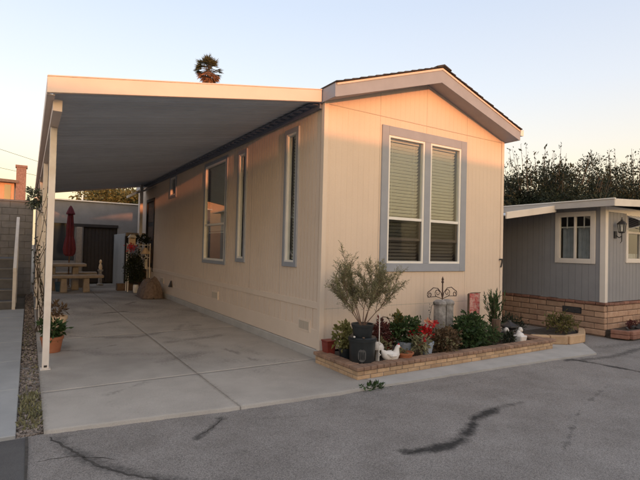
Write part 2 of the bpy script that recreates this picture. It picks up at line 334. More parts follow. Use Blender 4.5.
# driveway: an empty with its slabs
def edge_y(x):
    return float(np.interp(x, [-3.36, -1.75, -.6, 0, 2.9, 4.25], [-1.08, -1.29, -1.375, -1.37, -1.51, -1.62]))
drive = thing('driveway', None, None, (0, 0, 0)); structure(drive); del drive['_p']
MB().box(-3.35, -.01, -1.0, 14.4, -.10, -.006).build('joint_bed', 'joint_dark', drive)
def slab(x0, x1, y0, y1, front=False):
    xs_ = np.linspace(x0, x1, max(2, int((x1-x0)/.04))); ys_ = np.linspace(0, 1, max(2, int((y1-y0)/.05)))
    me, X, Y = grid_mesh('slab', xs_, ys_, 0.)
    ya = np.array([edge_y(x)+.012*mnoise.noise((x*4, 3, 0))+.010*mnoise.noise((x*17, 1, 0)) for x in xs_]) if front else np.full(len(xs_), y0)
    Yn = (ya[None, :]+(y1-ya[None, :])*ys_[:, None]).reshape(-1); co = np.stack([X, Yn, .002*np.sin(X*1.7+Yn)], -1)
    me.vertices.foreach_set('co', co.reshape(-1).astype(np.float32))
    s = np.zeros_like(X)
    def st_(pts, wd, amt):
        nonlocal s
        D = polydist(X, Yn, pts)+.03*wob(X, Yn, 7, wd*9); s = np.maximum(s, amt*np.clip(1.1-D/wd, 0, 1))
    st_([(-1.98, 5.9), (-1.6, 6.0)], .16, .8); st_([(-1.3, 7.4), (-1.0, 7.9)], .14, .6); st_([(-2.9, 3.3), (-2.0, 2.7), (-1.4, 3.0)], .1, .42)
    st_([(-2.6, 1.6), (-1.2, 1.1)], .22, .3); st_([(-1.0, 2.2), (-.7, 4.0)], .25, .28); st_([(-2.6, 6), (-2.5, 9)], .25, .35); st_([(-1.2, .5), (-.5, .2)], .25, .25)
    st_([(-3.3, 2.2), (-2.7, 2.0), (-2.2, 2.3)], .05, .45); st_([(-2.4, 4.3), (-1.9, 4.6)], .1, .5); st_([(-1.0, 5.5), (-.6, 6.2)], .2, .3); st_([(-1.5, 9), (-1, 10.5)], .3, .4)
    rs = random.Random(5)
    for _ in range(26):
        px_, py_ = rs.uniform(-3.3, -.1), rs.uniform(-.9, 11); an_ = rs.uniform(-.6, .6)+(0 if rs.random() < .6 else 1.4); ln_ = rs.uniform(.15, 1.1)
        st_([(px_, py_), (px_+ln_*math.cos(an_), py_+ln_*math.sin(an_))], rs.uniform(.04, .26), rs.uniform(.22, .5))
    for lx_, a_ in ((-3.36, .35), (-1.717, .28), (-.01, .38)): s = np.maximum(s, a_*np.clip(1-np.abs(X-lx_)/.09, 0, 1))
    s = np.maximum(s, .46*np.clip((Yn-1.5)/8, 0, 1)+.10*wob(X, Yn, 2.3, 1))  # carport shade painted in: slabs darken toward the back, plus mottling
    set_attr(me, 'stain_shade', s)
    # skirt so that the slab has an edge
    bm = bmesh.new(); bm.from_mesh(me); be = [e for e in bm.edges if e.is_boundary]
    r = bmesh.ops.extrude_edge_only(bm, edges=be)
    for v in r['geom']:
        if isinstance(v, bmesh.types.BMVert): v.co.z -= .09
    bm.to_mesh(me); bm.free()
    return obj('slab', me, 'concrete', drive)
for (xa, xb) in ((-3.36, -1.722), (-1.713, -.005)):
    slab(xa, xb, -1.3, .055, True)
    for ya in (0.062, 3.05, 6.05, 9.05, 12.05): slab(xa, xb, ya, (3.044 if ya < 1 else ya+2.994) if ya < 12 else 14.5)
# apron beside the planter
ap = thing('apron', None, None); structure(ap); del ap['_p']
poly = [(x, edge_y(x)+.015*mnoise.noise((x*4, 3, 0))+.012*mnoise.noise((x*17, 1, 0))) for x in np.linspace(.004, 4.25, 40)] + [(4.95, -1.02), (4.9, -.3), (4.02, .6), (.004, .02)]
MB().prism(poly, -.09, -.004).build('apron_slab', 'concrete_curb', ap)
# left walkway of slabs
wk = thing('walkway', None, None); structure(wk); del wk['_p']
for i in range(6):
    y0 = -1.075+i*1.39; MB().box(-5.0, -3.555, y0, y0+1.382, -.1, .004).build('slab', 'concrete_grey', wk, bevel=.006)
structure(MB().box(-3.556, -3.358, -1.09, 12, -.11, -.035).build('soil_strip', 'soil'))
# gravel and weeds between the slabs
bmv = MB(); ic = bmesh.new(); bmesh.ops.create_icosphere(ic, subdivisions=1, radius=1); iv = np.array([v.co for v in ic.verts]); ifc = np.array([[v.index for v in f.verts] for f in ic.faces]); ic.free()
def rocks(name, C, sz, material, parent=None, flat=.6):
    n = len(C); k = len(iv); Q = rng.normal(size=(n, 3, 3)); Q = np.linalg.qr(Q)[0]
    V = iv[None]*(1+.25*rng.normal(size=(n, k, 1)))*(sz*(.5+rng.random((n, 1, 1))))*np.array([1, .8, .6]); V = np.einsum('nkj,nij->nki', V, Q); V[..., 2] *= flat; V += C[:, None]
    me = bpy.data.meshes.new(name); F_ = (ifc[None]+(np.arange(n)*k)[:, None, None]).reshape(-1, 3)
    me.from_pydata(V.reshape(-1, 3).tolist(), [], F_.tolist()); return obj(name, me, material, parent)
n = 3200; yy = -1.05+12.5*rng.random(n)**1.6
tag(rocks('gravel', np.stack([-3.545+.178*rng.random(n), yy, -.03+.012*rng.random(n)], 1), .015, 'gravel'), 'loose brown gravel in the strip beside the driveway', 'gravel', kind='stuff')
n = 700; yy = np.concatenate([-.95+1.1*rng.random(n)**.8, .2+5*rng.random(150)]); m_ = len(yy)
tag(leaves('weeds', np.stack([-3.54+.17*rng.random(m_), yy, -.03+0*yy], 1), .045, 'leaf_olive', dirs=np.tile([0, 0, .8], (m_, 1)), spread=.6, aspect=.3), 'low dry weeds growing in the gravel strip', 'weeds', kind='stuff')
n = 90; c_ = np.stack([-.13+.09*rng.normal(size=n), -1.36+.035*rng.normal(size=n), -.02+.01*rng.random(n)], 1)
wd = leaves('weed_tuft', c_, .06, 'leaf_green', dirs=np.tile([0, 0, .5], (n, 1)), spread=.8, aspect=.35); tag(wd, 'small green weed sprouting at the pavement edge beside the brick planter corner', 'weed', kind='stuff')

# ================================================================== HOUSE
house = thing('mobile_home', 'cream mobile home with blue grey trim and tall gable windows', 'house', (2, 0, 0))
W, LEN = 4.02, 13.2
PS = lambda s, z, o: (-o, s, z)          # side wall, facing -x
PF = lambda s, z, o: (s, -o, z)          # front wall, facing -y
def pbox(mb, P, s0, s1, z0, z1, o0, o1):
    mb.hexa([P(s0, z0, o0), P(s1, z0, o0), P(s1, z0, o1), P(s0, z0, o1), P(s0, z1, o0), P(s1, z1, o0), P(s1, z1, o1), P(s0, z1, o1)])
def strips(mb, P, s0, s1, z0, top, pitch, gw, depth, holes, back=True):
    """grooved siding between s0..s1: strips with recessed grooves, cut round the holes"""
    def segs(a, b):
        mid = (a+b)/2; zt = (top(a), top(b)); iv_ = [(z0, None)]; cuts = sorted([(h[2], h[3]) for h in holes if h[0] < mid < h[1]])
        out = []; z = z0
        for c0, c1 in cuts:
            if c0 > z: out.append((z, z, c0, c0))
            z = c1
        out.append((z, z, zt[0], zt[1])); return out
    def face(a, b, o):
        for za, zb, zc, zd in segs(a, b):
            if zc > za: mb.quad(P(a, za, o), P(b, zb, o), P(b, zd, o), P(a, zc, o))
    edges = [s0]; k = math.ceil((s0+1e-6)/pitch)
    while k*pitch < s1-1e-6: edges.append(k*pitch); k += 1
    edges.append(s1)
    pts = sorted(set([round(e, 4) for e in edges]+[round(h[i], 4) for h in holes for i in (0, 1) if s0 < h[i] < s1]))
    for a, b in zip(pts[:-1], pts[1:]):
        ga = gw/2 if any(abs(a-e) < 1e-3 for e in edges[1:-1]) else 0; gb = gw/2 if any(abs(b-e) < 1e-3 for e in edges[1:-1]) else 0
        if b-a < gw*1.5: face(a, b, 0); continue
        a2, b2 = a+ga, b-gb; face(a2, b2, 0)
        if ga: face(a, a2-.0*gw, -depth)
        if gb: face(b2, b, -depth)
        for s in ([a2] if ga else [])+([b2] if gb else []):
            for za, zb, zc, zd in segs(s-1e-3, s+1e-3):
                mb.quad(P(s, za, 0), P(s, zc, 0), P(s, zc, -depth), P(s, za, -depth))
SH = [(3.83, 5.19, 1.25, 3.44), (2.79, 3.10, 1.34, 3.40), (.775, 1.09, 1.34, 3.40), (7.84, 8.40, 3.02, 3.55), (10.5, 11.5, .75, 3.05)]
FH = [(1.18, 1.965, 1.36, 3.37), (2.09, 2.84, 1.36, 3.37)]
flat = lambda z: (lambda s: z)
# side wall, in four-foot panels; skirt panels below
y = .06
while y < LEN:
    y1 = min(y+1.22, LEN)
    mb = MB(); strips(mb, PS, y, y1-.004, .80, flat(3.72), .1017, .011, .009, [h for h in SH if h[1] > y and h[0] < y1]); mb.build('siding_panel', 'cream_siding', house)
    mb = MB(); strips(mb, PS, y, y1-.004, .40, flat(.70), .2033, .016, .010, []); mb.build('skirt_panel', 'cream_siding', house)
    y = y1
MB().box(.014, .05, 0, LEN, .1, .75).build('skirt_backing', 'cream_siding', house)
MB().box(-.014, .03, .06, LEN, .70, .80).build('band_board', 'cream_trim', house, bevel=.004)
MB().box(-.008, .03, .06, LEN, .13, .40).build('base_board', 'cream_trim', house, bevel=.003)
MB().box(-.035, .10, -.02, LEN, -.06, .125).build('foundation_curb', 'concrete_curb', house, bevel=.01)
MB().box(-.016, .06, -.016, .06, .10, 3.68).build('corner_board', 'cream_trim', house, bevel=.004)
# front wall
gab = lambda s: 3.655+.332*(2.01-abs(s-2.01))-.03
xsp = [.06, 1.02, 2.01, 3.0, 3.965]
for a, b in zip(xsp[:-1], xsp[1:]):
    mb = MB(); strips(mb, PF, a, b-.003, .712, flat(3.636), .1017, .005, .0012, [h for h in FH if h[1] > a and h[0] < b]); mb.build('siding_panel', 'cream_siding', house)
    mb = MB(); strips(mb, PF, a, b-.003, .12, flat(.703), .1017, .005, .0012, []); mb.build('skirt_panel', 'cream_siding', house)
    mb = MB(); strips(mb, PF, a, b-.003, 3.648, lambda s: gab(s)+.09, .1017, .005, .0012, []); mb.build('gable_panel', 'cream_siding', house)
MB().box(.06, 3.965, -.006, .02, 3.6365, 3.6475).build('flashing', 'beige_vinyl', house)
MB().box(.06, 3.965, .001, .02, .69, .72).build('flashing', 'beige_vinyl', house)
MB().box(3.965, 4.036, -.014, .06, .10, 3.68).build('corner_board', 'cream_trim', house, bevel=.004)
# other walls of the shell
MB().box(3.99, 4.02, .06, LEN, .1, 3.68).build('wall', 'cream_siding', house)
mb = MB(); mb.box(0.012, 4.0, LEN-.03, LEN, .1, 3.68); mb.build('wall', 'cream_siding', house)
MB().box(.06, 3.98, .05, LEN-.04, .72, .78).build('floor', 'dark_interior', house)
MB().box(.06, 3.98, .12, LEN-.04, 3.56, 3.6).build('ceiling', 'dark_interior', house)
MB().box(.06, 3.98, 2.45, 2.49, .78, 3.56).build('dark_liner', 'dark_interior', house)
MB().box(1.6, 1.64, 2.491, LEN-.05, .78, 3.56).build('dark_liner', 'dark_interior', house)  # dark sheet added inside so the side window glass stays dark
# roof: fascia, decks, shingle courses
OV = -.32; ZE = 3.846; SL = .332; CX = 2.01
def roof_z(x): return ZE+SL*(CX+.03-abs(x-CX))
for sg in (-1, 1):
    xe = CX+sg*2.035
    mb = MB(); mb.hexa([(xe, OV, ZE-.20), (CX, OV, ZE+SL*2.03-.245), (CX, OV+.03, ZE+SL*2.03-.245), (xe, OV+.03, ZE-.20), (xe, OV, ZE-.012), (CX, OV, ZE+SL*2.035-.015), (CX, OV+.03, ZE+SL*2.035-.015), (xe, OV+.03, ZE-.012)])
    mb.build('rake_fascia', 'blue_trim', house)
    mb = MB(); mb.hexa([(xe-sg*.0, OV-.012, ZE-.04), (CX, OV-.012, ZE+SL*2.03-.045), (CX, OV-.0005, ZE+SL*2.03-.045), (xe, OV-.0005, ZE-.04), (xe, OV-.012, ZE-.012), (CX, OV-.012, ZE+SL*2.03-.012), (CX, OV-.0005, ZE+SL*2.03-.012), (xe, OV-.0005, ZE-.012)])
    mb.build('drip_edge', 'awning_cream', house)
    mb = MB(); mb.hexa([(xe, OV+.03, ZE-.19), (CX, OV+.03, ZE+SL*2.03-.19), (CX, 0.012, ZE+SL*2.03-.19), (xe, 0.012, ZE-.19), (xe, OV+.03, ZE-.17), (CX, OV+.03, ZE+SL*2.03-.17), (CX, 0.012, ZE+SL*2.03-.17), (xe, 0.012, ZE-.17)])
    mb.build('rake_soffit', 'blue_trim', house)
    mb = MB(); mb.hexa([(xe, OV+.01, ZE-.03), (CX, OV+.01, ZE+SL*2.03-.03), (CX, LEN+.2, ZE+SL*2.03-.03), (xe, LEN+.2, ZE-.03), (xe, OV+.01, ZE-.006), (CX, OV+.01, ZE+SL*2.03-.006), (CX, LEN+.2, ZE+SL*2.03-.006), (xe, LEN+.2, ZE-.006)])
    mb.build('roof_deck', 'wood_brown', house)
    xf = CX+sg*2.036
    MB().box(min(xf, xf+sg*.02), max(xf, xf+sg*.02), OV, LEN+.2, ZE-.20, ZE-.008).build('eave_fascia', 'blue_trim', house)
    nrow = 15
    for i in range(nrow):
        f0, f1 = i/nrow, min(1., (i+1.25)/nrow); xa = xe+sg*.03+(CX-xe-sg*.03)*f0; xb = xe+(CX-xe)*f1
        za = ZE+SL*(2.035-abs(xa-CX))+.004; zb = ZE+SL*(2.035-abs(xb-CX))-.002
        mb = MB(); yy0 = OV-.035+random.uniform(-.006, .006); mb.hexa([(xa, yy0, za-.004), (xb, yy0, zb-.004), (xb, LEN+.22, zb-.004), (xa, LEN+.22, za-.004), (xa, yy0, za+.014), (xb, yy0, zb+.004), (xb, LEN+.22, zb+.004), (xa, LEN+.22, za+.014)])
        mb.build('shingle_course', 'shingle', house)
    mb = MB(); zr = ZE+SL*2.035
    mb.hexa([(CX, OV-.05, zr+.008), (CX+sg*.16, OV-.05, zr+.012-.16*SL), (CX+sg*.16, LEN+.22, zr+.012-.16*SL), (CX, LEN+.22, zr+.008), (CX, OV-.05, zr+.034), (CX+sg*.16, OV-.05, zr+.03-.16*SL), (CX+sg*.16, LEN+.22, zr+.03-.16*SL), (CX, LEN+.22, zr+.034)])
    mb.build('ridge_cap', 'shingle', house)
# gutter on the right eave
mb = MB(); xg = CX+2.056
mb.box(xg, xg+.012, OV-.01, LEN, ZE-.10, ZE-.005).box(xg, xg+.085, OV-.01, LEN, ZE-.112, ZE-.10).box(xg+.075, xg+.087, OV-.01, LEN, ZE-.10, ZE+.0).box(xg+.012, xg+.075, OV-.01, OV+.002, ZE-.10, ZE-.01)
mb.build('gutter', 'white_vinyl', house)

def window(P, s0, s1, z0, z1, trim=.085, rail=None, blind=None, open_z=None, mull=None, mt='blue_trim', mf='white_vinyl', parent=None, fw=.04, depth=.05, trim_bot=None, curtain=False, tp=.022, dim=False, glassmat='glass'):
    """rough opening s0..s1,z0..z1; frame mesh with trim boards, panes, blind as children"""
    mb = MB()
    pbox(mb, P, s0, s0+fw, z0, z1, -depth, .018); pbox(mb, P, s1-fw, s1, z0, z1, -depth, .018)
    pbox(mb, P, s0+fw, s1-fw, z0, z0+fw, -depth, .0178); pbox(mb, P, s0+fw, s1-fw, z1-fw, z1, -depth, .0178)
    if rail: pbox(mb, P, s0+fw, s1-fw, rail-.022, rail+.022, -depth+.002, .008)
    if mull: pbox(mb, P, mull-.02, mull+.02, z0+fw, z1-fw, -depth+.002, .010)
    wn = mb.build('window', mf, parent, bevel=.003)
    if trim:
        tb = trim_bot or trim
        for nm, a in (('trim', (s0-trim, s0+.004, z0-tb, z1+trim)), ('trim', (s1-.004, s1+trim, z0-tb, z1+trim)), ('trim', (s0+.005, s1-.005, z1-.004, z1+trim)), ('trim', (s0+.005, s1-.005, z0-tb, z0+.004))):
            mb = MB(); pbox(mb, P, *a, -.008, tp); mb.build(nm, mt, wn, bevel=.003)
    def pane(za, zb, o, m, nm='pane', sa=None, sb=None):
        mb = MB(); pbox(mb, P, (sa or s0)+.01, (sb or s1)-.01, za, zb, o-.004, o); mb.build(nm, m, wn)
    if rail:
        pane(rail, z1-.01, -.012, glassmat)
        if open_z:
            mb = MB(); pbox(mb, P, s0+fw+.002, s1-fw-.002, open_z-.018, open_z+.022, -.045, -.022); pbox(mb, P, s0+fw+.002, s0+fw+.03, open_z, rail, -.044, -.023); pbox(mb, P, s1-fw-.03, s1-fw-.002, open_z, rail, -.044, -.023)
            mb.build('sash', 'beige_vinyl', wn); pane(open_z, rail, -.03, glassmat); pane(z0+.01, rail, -.006, 'screen', 'screen')
        else: pane(z0+.01, rail, -.03, glassmat)
    else: pane(z0+.01, z1-.01, -.02, glassmat)
    if blind:
        zb0, pitch, ang = blind; mb = MB(); z = z1-.05; hw = .024
        dz = hw*math.sin(ang); do = hw*math.cos(ang); sag = 0
        while z > zb0:
            j = random.uniform(-.0025, .0025)
            pbox_pts = [P(s0+fw+.006, z+dz+j, -.105-do), P(s1-fw-.006, z+dz-j, -.105-do), P(s1-fw-.006, z-dz-j, -.105+do), P(s0+fw+.006, z-dz+j, -.105+do)]
            mb.hexa([Vector(p)-Vector((0, 0, .0012)) for p in pbox_pts]+[Vector(p)+Vector((0, 0, .0012)) for p in pbox_pts]); z -= pitch
        o = mb.build('blind_slats', 'blind', wn); o['kind'] = 'stuff'
        mb = MB(); pbox(mb, P, s0+fw+.004, s1-fw-.004, z1-fw-.03, z1-fw+.01, -.13, -.08); pbox(mb, P, s0+fw+.004, s1-fw-.004, zb0-.03, zb0-.005, -.125, -.085); mb.build('blind_rail', 'blind', wn)
        mb = MB()
        for f in (.2, .8): s = s0+(s1-s0)*f; pbox(mb, P, s-.002, s+.002, zb0, z1-fw, -.079, -.077)
        mb.build('blind_cord', 'blind', wn)
    if curtain:
        n_ = 40
        for ca, cb in (((s0+fw, (mull or (s0+s1)/2)-.01), ((mull or (s0+s1)/2)+.01, s1-fw))):
            mb = MB()
            q = [(ca+(cb-ca)*i/n_, .016*math.sin(i*1.35)+.008*math.sin(i*.6)) for i in range(n_+1)]
            for (a, oa), (b, ob) in zip(q[:-1], q[1:]): mb.quad(P(a, z0+.03, -.10+oa), P(b, z0+.03, -.10+ob), P(b, curtain, -.10+ob), P(a, curtain, -.10+oa))
            mb.build('curtain', 'curtain', wn)
    return wn
for (a, b, c_, d_), zb in zip(FH, (2.05, 1.40)):
    window(PF, a, b, c_, d_, trim=0, rail=2.07, blind=(1.42, .0535, R_(-52)), open_z=1.745, parent=house, fw=.038)
# shared blue surround of the twin front window
for a in ((1.05, 1.184, 1.233, 3.51), (1.961, 2.094, 1.365, 3.366), (2.836, 2.98, 1.233, 3.51), (1.185, 2.835, 3.366, 3.51), (1.185, 2.835, 1.233, 1.364)):
    mb = MB(); pbox(mb, PF, *a, -.006, .026); mb.build('window_surround', 'blue_trim', house, bevel=.003)
window(PS, *SH[0], trim=.07, rail=2.06, blind=(1.9, .05, R_(-70)), parent=house, fw=.045)
window(PS, *SH[1], trim=.07, parent=house, fw=.035, depth=.06, blind=(1.42, .05, R_(-65)), tp=.03)
window(PS, *SH[2], trim=.07, parent=house, fw=.035, depth=.06, blind=(1.42, .05, R_(-65)), tp=.03)
window(PS, *SH[3], trim=.07, parent=house, fw=.04)
# entry door
mb = MB(); pbox(mb, PS, 10.5, 11.5, .75, 3.05, -.06, -.02); dr = mb.build('door', 'dark_brown', house, bevel=.004)
for a in ((10.40, 10.5, .68, 3.15), (11.5, 11.6, .68, 3.15), (10.5, 11.5, 3.05, 3.15)):
    mb = MB(); pbox(mb, PS, *a, -.06, .024); mb.build('door_frame', 'dark_brown', house)
for zc in (1.2, 1.95, 2.6):
    mb = MB(); pbox(mb, PS, 10.65, 11.35, zc-.25, zc+.25, -.03, -.008); mb.build('door_panel', 'wood_brown', dr, bevel=.006)
mb = MB(); mb.tube([(.01, 10.6, 1.72), (-.05, 10.6, 1.72)], [.012, .03], 10); mb.build('handle', 'black_iron', dr)
mb = MB()
for i in range(9):
    y0 = 10.2+i*.19; mb.hexa([(-.02, y0, 3.50), (-.02, y0+.185, 3.50), (-.62, y0+.185, 3.26), (-.62, y0, 3.26), (-.02, y0, 3.515), (-.02, y0+.185, 3.515), (-.62, y0+.185, 3.275), (-.62, y0, 3.275)])
mb.build('door_awning', 'blue_trim', house)
MB().box(-.64, -.62, 10.19, 11.92, 3.20, 3.285).build('awning_valance', 'white_vinyl', house)
# vents in the skirt
for y0, y1, z0, z1 in ((.25, .60, .335, .515), (4.12, 4.52, .40, .585), (8.9, 9.3, .40, .58)):
    mb = MB(); pbox(mb, PS, y0, y1, z0, z1, -.002, .016); v = mb.build('vent', 'cream_trim', house, bevel=.003)
    for k in range(4):
        s = y0+.03+(y1-y0-.06)*(k+.5)/4
        mb = MB(); pbox(mb, PS, s-.032, s+.032, z0+.03, z1-.03, .0145, .020); mb.build('vent_slot', 'beige_vinyl', v)
# house number 7 on the front
mb = MB(); x0, z0 = 3.925, 1.30; t = -.018
mb.box(x0, x0+.10, t-.012, t, z0+.135, z0+.162)
mb.hexa([(x0+.03, t-.0125, z0), (x0+.058, t-.0125, z0), (x0+.058, t-.0005, z0), (x0+.03, t-.0005, z0), (x0+.072, t-.0125, z0+.136), (x0+.10, t-.0125, z0+.136), (x0+.10, t-.0005, z0+.136), (x0+.072, t-.0005, z0+.136)])
mb.build('house_number', 'black_iron', house)
# small black bracket on the skirt
mb = MB(); mb.hexa([(-.10, 7.85, .38), (-.018, 7.85, .38), (-.018, 8.0, .38), (-.10, 8.0, .38), (-.03, 7.95, .56), (-.018, 7.95, .56), (-.018, 7.99, .56), (-.03, 7.99, .56)]); mb.build('hose_bracket', 'black_iron', house)

# ================================================================== CARPORT
carport = thing('carport', 'cream metal carport awning with ribbed grey underside over the driveway', 'carport', (-1.7, 5, 0))
YE = 11.8; Zo, Zi = 3.16, 3.70; XO, XI = -3.34, -.03
def cz(x): return Zo+(Zi-Zo)*(x-XO)/(XI-XO)
# roof pans running from house to outer edge (each a shallow channel)
npan = 58; pw = (YE-.06)/npan
prof = [(0, 0), (.012, 0), (.020, .016), (pw*.45, .016), (pw*.45+.01, .008), (pw*.55-.01, .008), (pw*.55, .016), (pw-.020, .016), (pw-.012, 0), (pw-.002, 0)]
mb = MB(); k = len(prof)
for x in (XO, XI):
    for dy, dz in prof: mb.v.append((x, dy, cz(x)+dz))
    for dy, dz in prof[::-1]: mb.v.append((x, dy, cz(x)+dz+.004))
n2 = 2*k; mb.f = [(i, (i+1) % n2, n2+(i+1) % n2, n2+i) for i in range(n2)]+[tuple(range(n2)), tuple(range(2*n2-1, n2-1, -1))]
pan = mb.mesh('roof_pan')
for i in range(npan): part_at('roof_pan', pan, 'pan_metal', carport, (0, .06+i*pw, 0))
# fascia: front, back, left gutter
def slope_box(mb, x0, x1, y0, y1, lo, hi, lo1=None, hi1=None):
    lo1 = lo if lo1 is None else lo1; hi1 = hi if hi1 is None else hi1
    mb.hexa([(x0, y0, cz(x0)+lo), (x1, y0, cz(x1)+lo1), (x1, y1, cz(x1)+lo1), (x0, y1, cz(x0)+lo), (x0, y0, cz(x0)+hi), (x1, y0, cz(x1)+hi1), (x1, y1, cz(x1)+hi1), (x0, y1, cz(x0)+hi)])
mb = MB(); slope_box(mb, -3.405, -.06, 0, .058, -.045, .125); mb.build('front_fascia', 'awning_cream', carport, bevel=.004)
mb = MB(); slope_box(mb, -3.405, -.06, -.006, .07, .1255, .137); mb.build('fascia_cap', 'awning_cream', carport)
mb = MB(); slope_box(mb, -3.405, -.06, YE, YE+.05, -.045, .115); mb.build('back_fascia', 'awning_cream', carport)
MB().box(-3.405, -3.395, .059, YE, 3.10, 3.275).box(-3.395, -3.33, .059, YE, 3.10, 3.11).build('side_gutter', 'awning_cream', carport)
MB().box(-3.34, -3.25, .24, YE-.1, 2.985, 3.112).build('header_beam', 'awning_cream', carport, bevel=.004)
for yy in (1.05, 4.1, 7.15, 10.2):
    mb = MB(); mb.box(-3.332, -3.258, yy, yy+.085, .012, 2.984); p = mb.build('post', 'post_white', carport, bevel=.004)
    MB().box(-3.35, -3.24, yy-.02, yy+.105, .0, .012).build('base_plate', 'post_white', p)
    MB().box(-3.312, -3.278, yy-.004, yy+.001, .03, .055).build('bolt_slot', 'black_iron', p)
MB().box(-.26, -.16, 11.5, 11.6, .0, cz(-.2)-.002).build('post', 'post_white', carport, bevel=.004)
# ledger along the house wall with closure teeth
MB().box(-.05, -.012, .065, YE, 3.575, 3.66).build('ledger', 'ledger_blue', carport)
MB().box(-.13, -.05, .065, YE, 3.655, 3.667).build('ledger_flange', 'ledger_blue', carport)
mb = MB()
for i in range(npan): mb.box(-.132, -.04, .06+i*pw+pw*.28, .06+i*pw+pw*.72, 3.63, 3.6545)
o = mb.build('closure_teeth', 'ledger_blue', carport); o['kind'] = 'stuff'

# ================================================================== BRICK PLANTER
def brick_mesh(name, lx, ly, lz, bev=.006):
    return MB().box(-lx/2, lx/2, -ly/2, ly/2, 0, lz).mesh(name, bevel=bev)
planter = thing('brick_planter', 'low tan brick planter bed along the front of the cream home', 'planter', (1.9, -.6, 0))
bl, bh, bw = .205, .052, .095
bm1 = brick_mesh('brick', bl-.010, bw, bh-.006); bm2 = brick_mesh('cap_brick', .098, .17, .045, .007); 
PX0, PX1, PY0 = -.14, 3.93, -1.08
def course(x0, x1, yc, z, off):
    x = x0-off
    while x < x1-.02:
        a, b = max(x, x0), min(x+bl, x1)
        if b-a > .03:
            o = part_at('brick', bm1, 'brick_tan', planter, ((a+b)/2, yc+random.uniform(-.003, .003), z), (0, 0, random.uniform(-.008, .008))); o.scale.x = (b-a)/bl
        x += bl
for r, off in ((0, 0), (1, bl/2)): course(PX0, PX1, PY0+bw/2, r*bh-.005, off)
def course_y(xc, y0, y1, z, off):
    y = y0-off
    while y < y1-.02:
        a, b = max(y, y0), min(y+bl, y1)
        if b-a > .03: o = part_at('brick', bm1, 'brick_tan', planter, (xc, (a+b)/2, z), (0, 0, math.pi/2)); o.scale.x = (b-a)/bl
        y += bl
for r, off in ((0, .1), (1, 0)):
    course_y(PX0+bw/2, PY0+bw+.004, -.12, r*bh-.005, off); course_y(PX1-bw/2, PY0+bw+.004, -.3, r*bh-.005, off)
nc = int((PX1-PX0)/.104)
for i in range(nc+1): part_at('cap_brick', bm2, 'brick_cap', planter, (PX0+.04+i*.104, PY0+.072, 2*bh-.002+random.uniform(-.002, .003)), (0, 0, random.uniform(-.02, .02)))
for i in range(8): part_at('cap_brick', bm2, 'brick_cap', planter, (PX0+.072, PY0+.22+i*.104, 2*bh-.002), (0, 0, math.pi/2+random.uniform(-.02, .02)))
for i in range(6): part_at('cap_brick', bm2, 'brick_cap', planter, (PX1-.05, PY0+.22+i*.104, 2*bh-.002), (0, 0, math.pi/2+random.uniform(-.02, .02)))
mb = MB(); mb.box(PX0+.008, PX1-.008, PY0+.008, PY0+bw-.006, -.004, 2*bh-.004).box(PX0+.008, PX0+bw-.008, PY0+bw, -.12, -.004, 2*bh-.004).box(PX1-bw+.008, PX1-.008, PY0+bw, -.3, -.004, 2*bh-.004); mb.build('mortar', 'mortar', planter)
me, X, Y = grid_mesh('soil', np.linspace(PX0+.09, PX1-.09, 80), np.linspace(PY0+.09, -.018, 26), .1, zfun=lambda X, Y: .092+.010*wob(X, Y, 9, 1)+.008*wob(X, Y, 31, 2))
obj('soil', me, 'soil', planter)

SZ = .095
def pot(mb, c, r0, r1, z0, h, rim=.012, seg=24):
    prof = [(r0, z0), (r0+(r1-r0)*.8, z0+h*.8), (r1*.98, z0+h*.81), (r1+rim*.2, z0+h*.82), (r1+rim*.4, z0+h), (r1-rim, z0+h), (r1-rim*1.4, z0+h*.86), (.0005, z0+h*.85)]
    mb.lathe(prof, c, seg)
def bush_pts(n, c, r, hollow=.35, clump=9):
    """leaf centres in clumps spread through an ellipsoid"""
    k = max(4, n//clump); d = rng.normal(size=(k, 3)); d /= np.linalg.norm(d, axis=1)[:, None]; rad = (hollow+(1-hollow)*rng.random((k, 1))**.6)*(1+.12*rng.normal(size=(k, 1)))
    cc = d*rad; i = rng.integers(0, k, n); p = cc[i]+.13*rng.normal(size=(n, 3)); return np.array(c)+p*np.array(r), p
def shrub(name, label, c, r, n, size, material, group=None, aspect=.45, stems=5, stem_z=None, parent=None, spread=.8, extra=None, up=.4):
    base = (c[0], c[1], stem_z if stem_z is not None else SZ)
    t = parent or thing(name, label, 'plant', base, group)
    P_, dirs = bush_pts(n, c, r); P_[:, 2] = np.maximum(P_[:, 2], base[2]+.01)
    dd = dirs.copy(); dd[:, 2] += up
    leaves('foliage', P_, size, material, t, aspect, dirs=dd, spread=spread)
    mb = MB()
    for k in range(stems):
        a = 2*math.pi*k/stems+random.random(); e = (c[0]+r[0]*.6*math.cos(a), c[1]+r[1]*.6*math.sin(a), c[2]+r[2]*random.uniform(-.1, .5))
        mid = ((base[0]+e[0])/2+random.uniform(-.02, .02), (base[1]+e[1])/2, (base[2]+e[2])/2+.02); mb.tube([(base[0]+random.uniform(-.015, .015), base[1], base[2]-.01), mid, e], [.007, .005, .002], 5)
    mb.build('stem', 'stem', t); return t

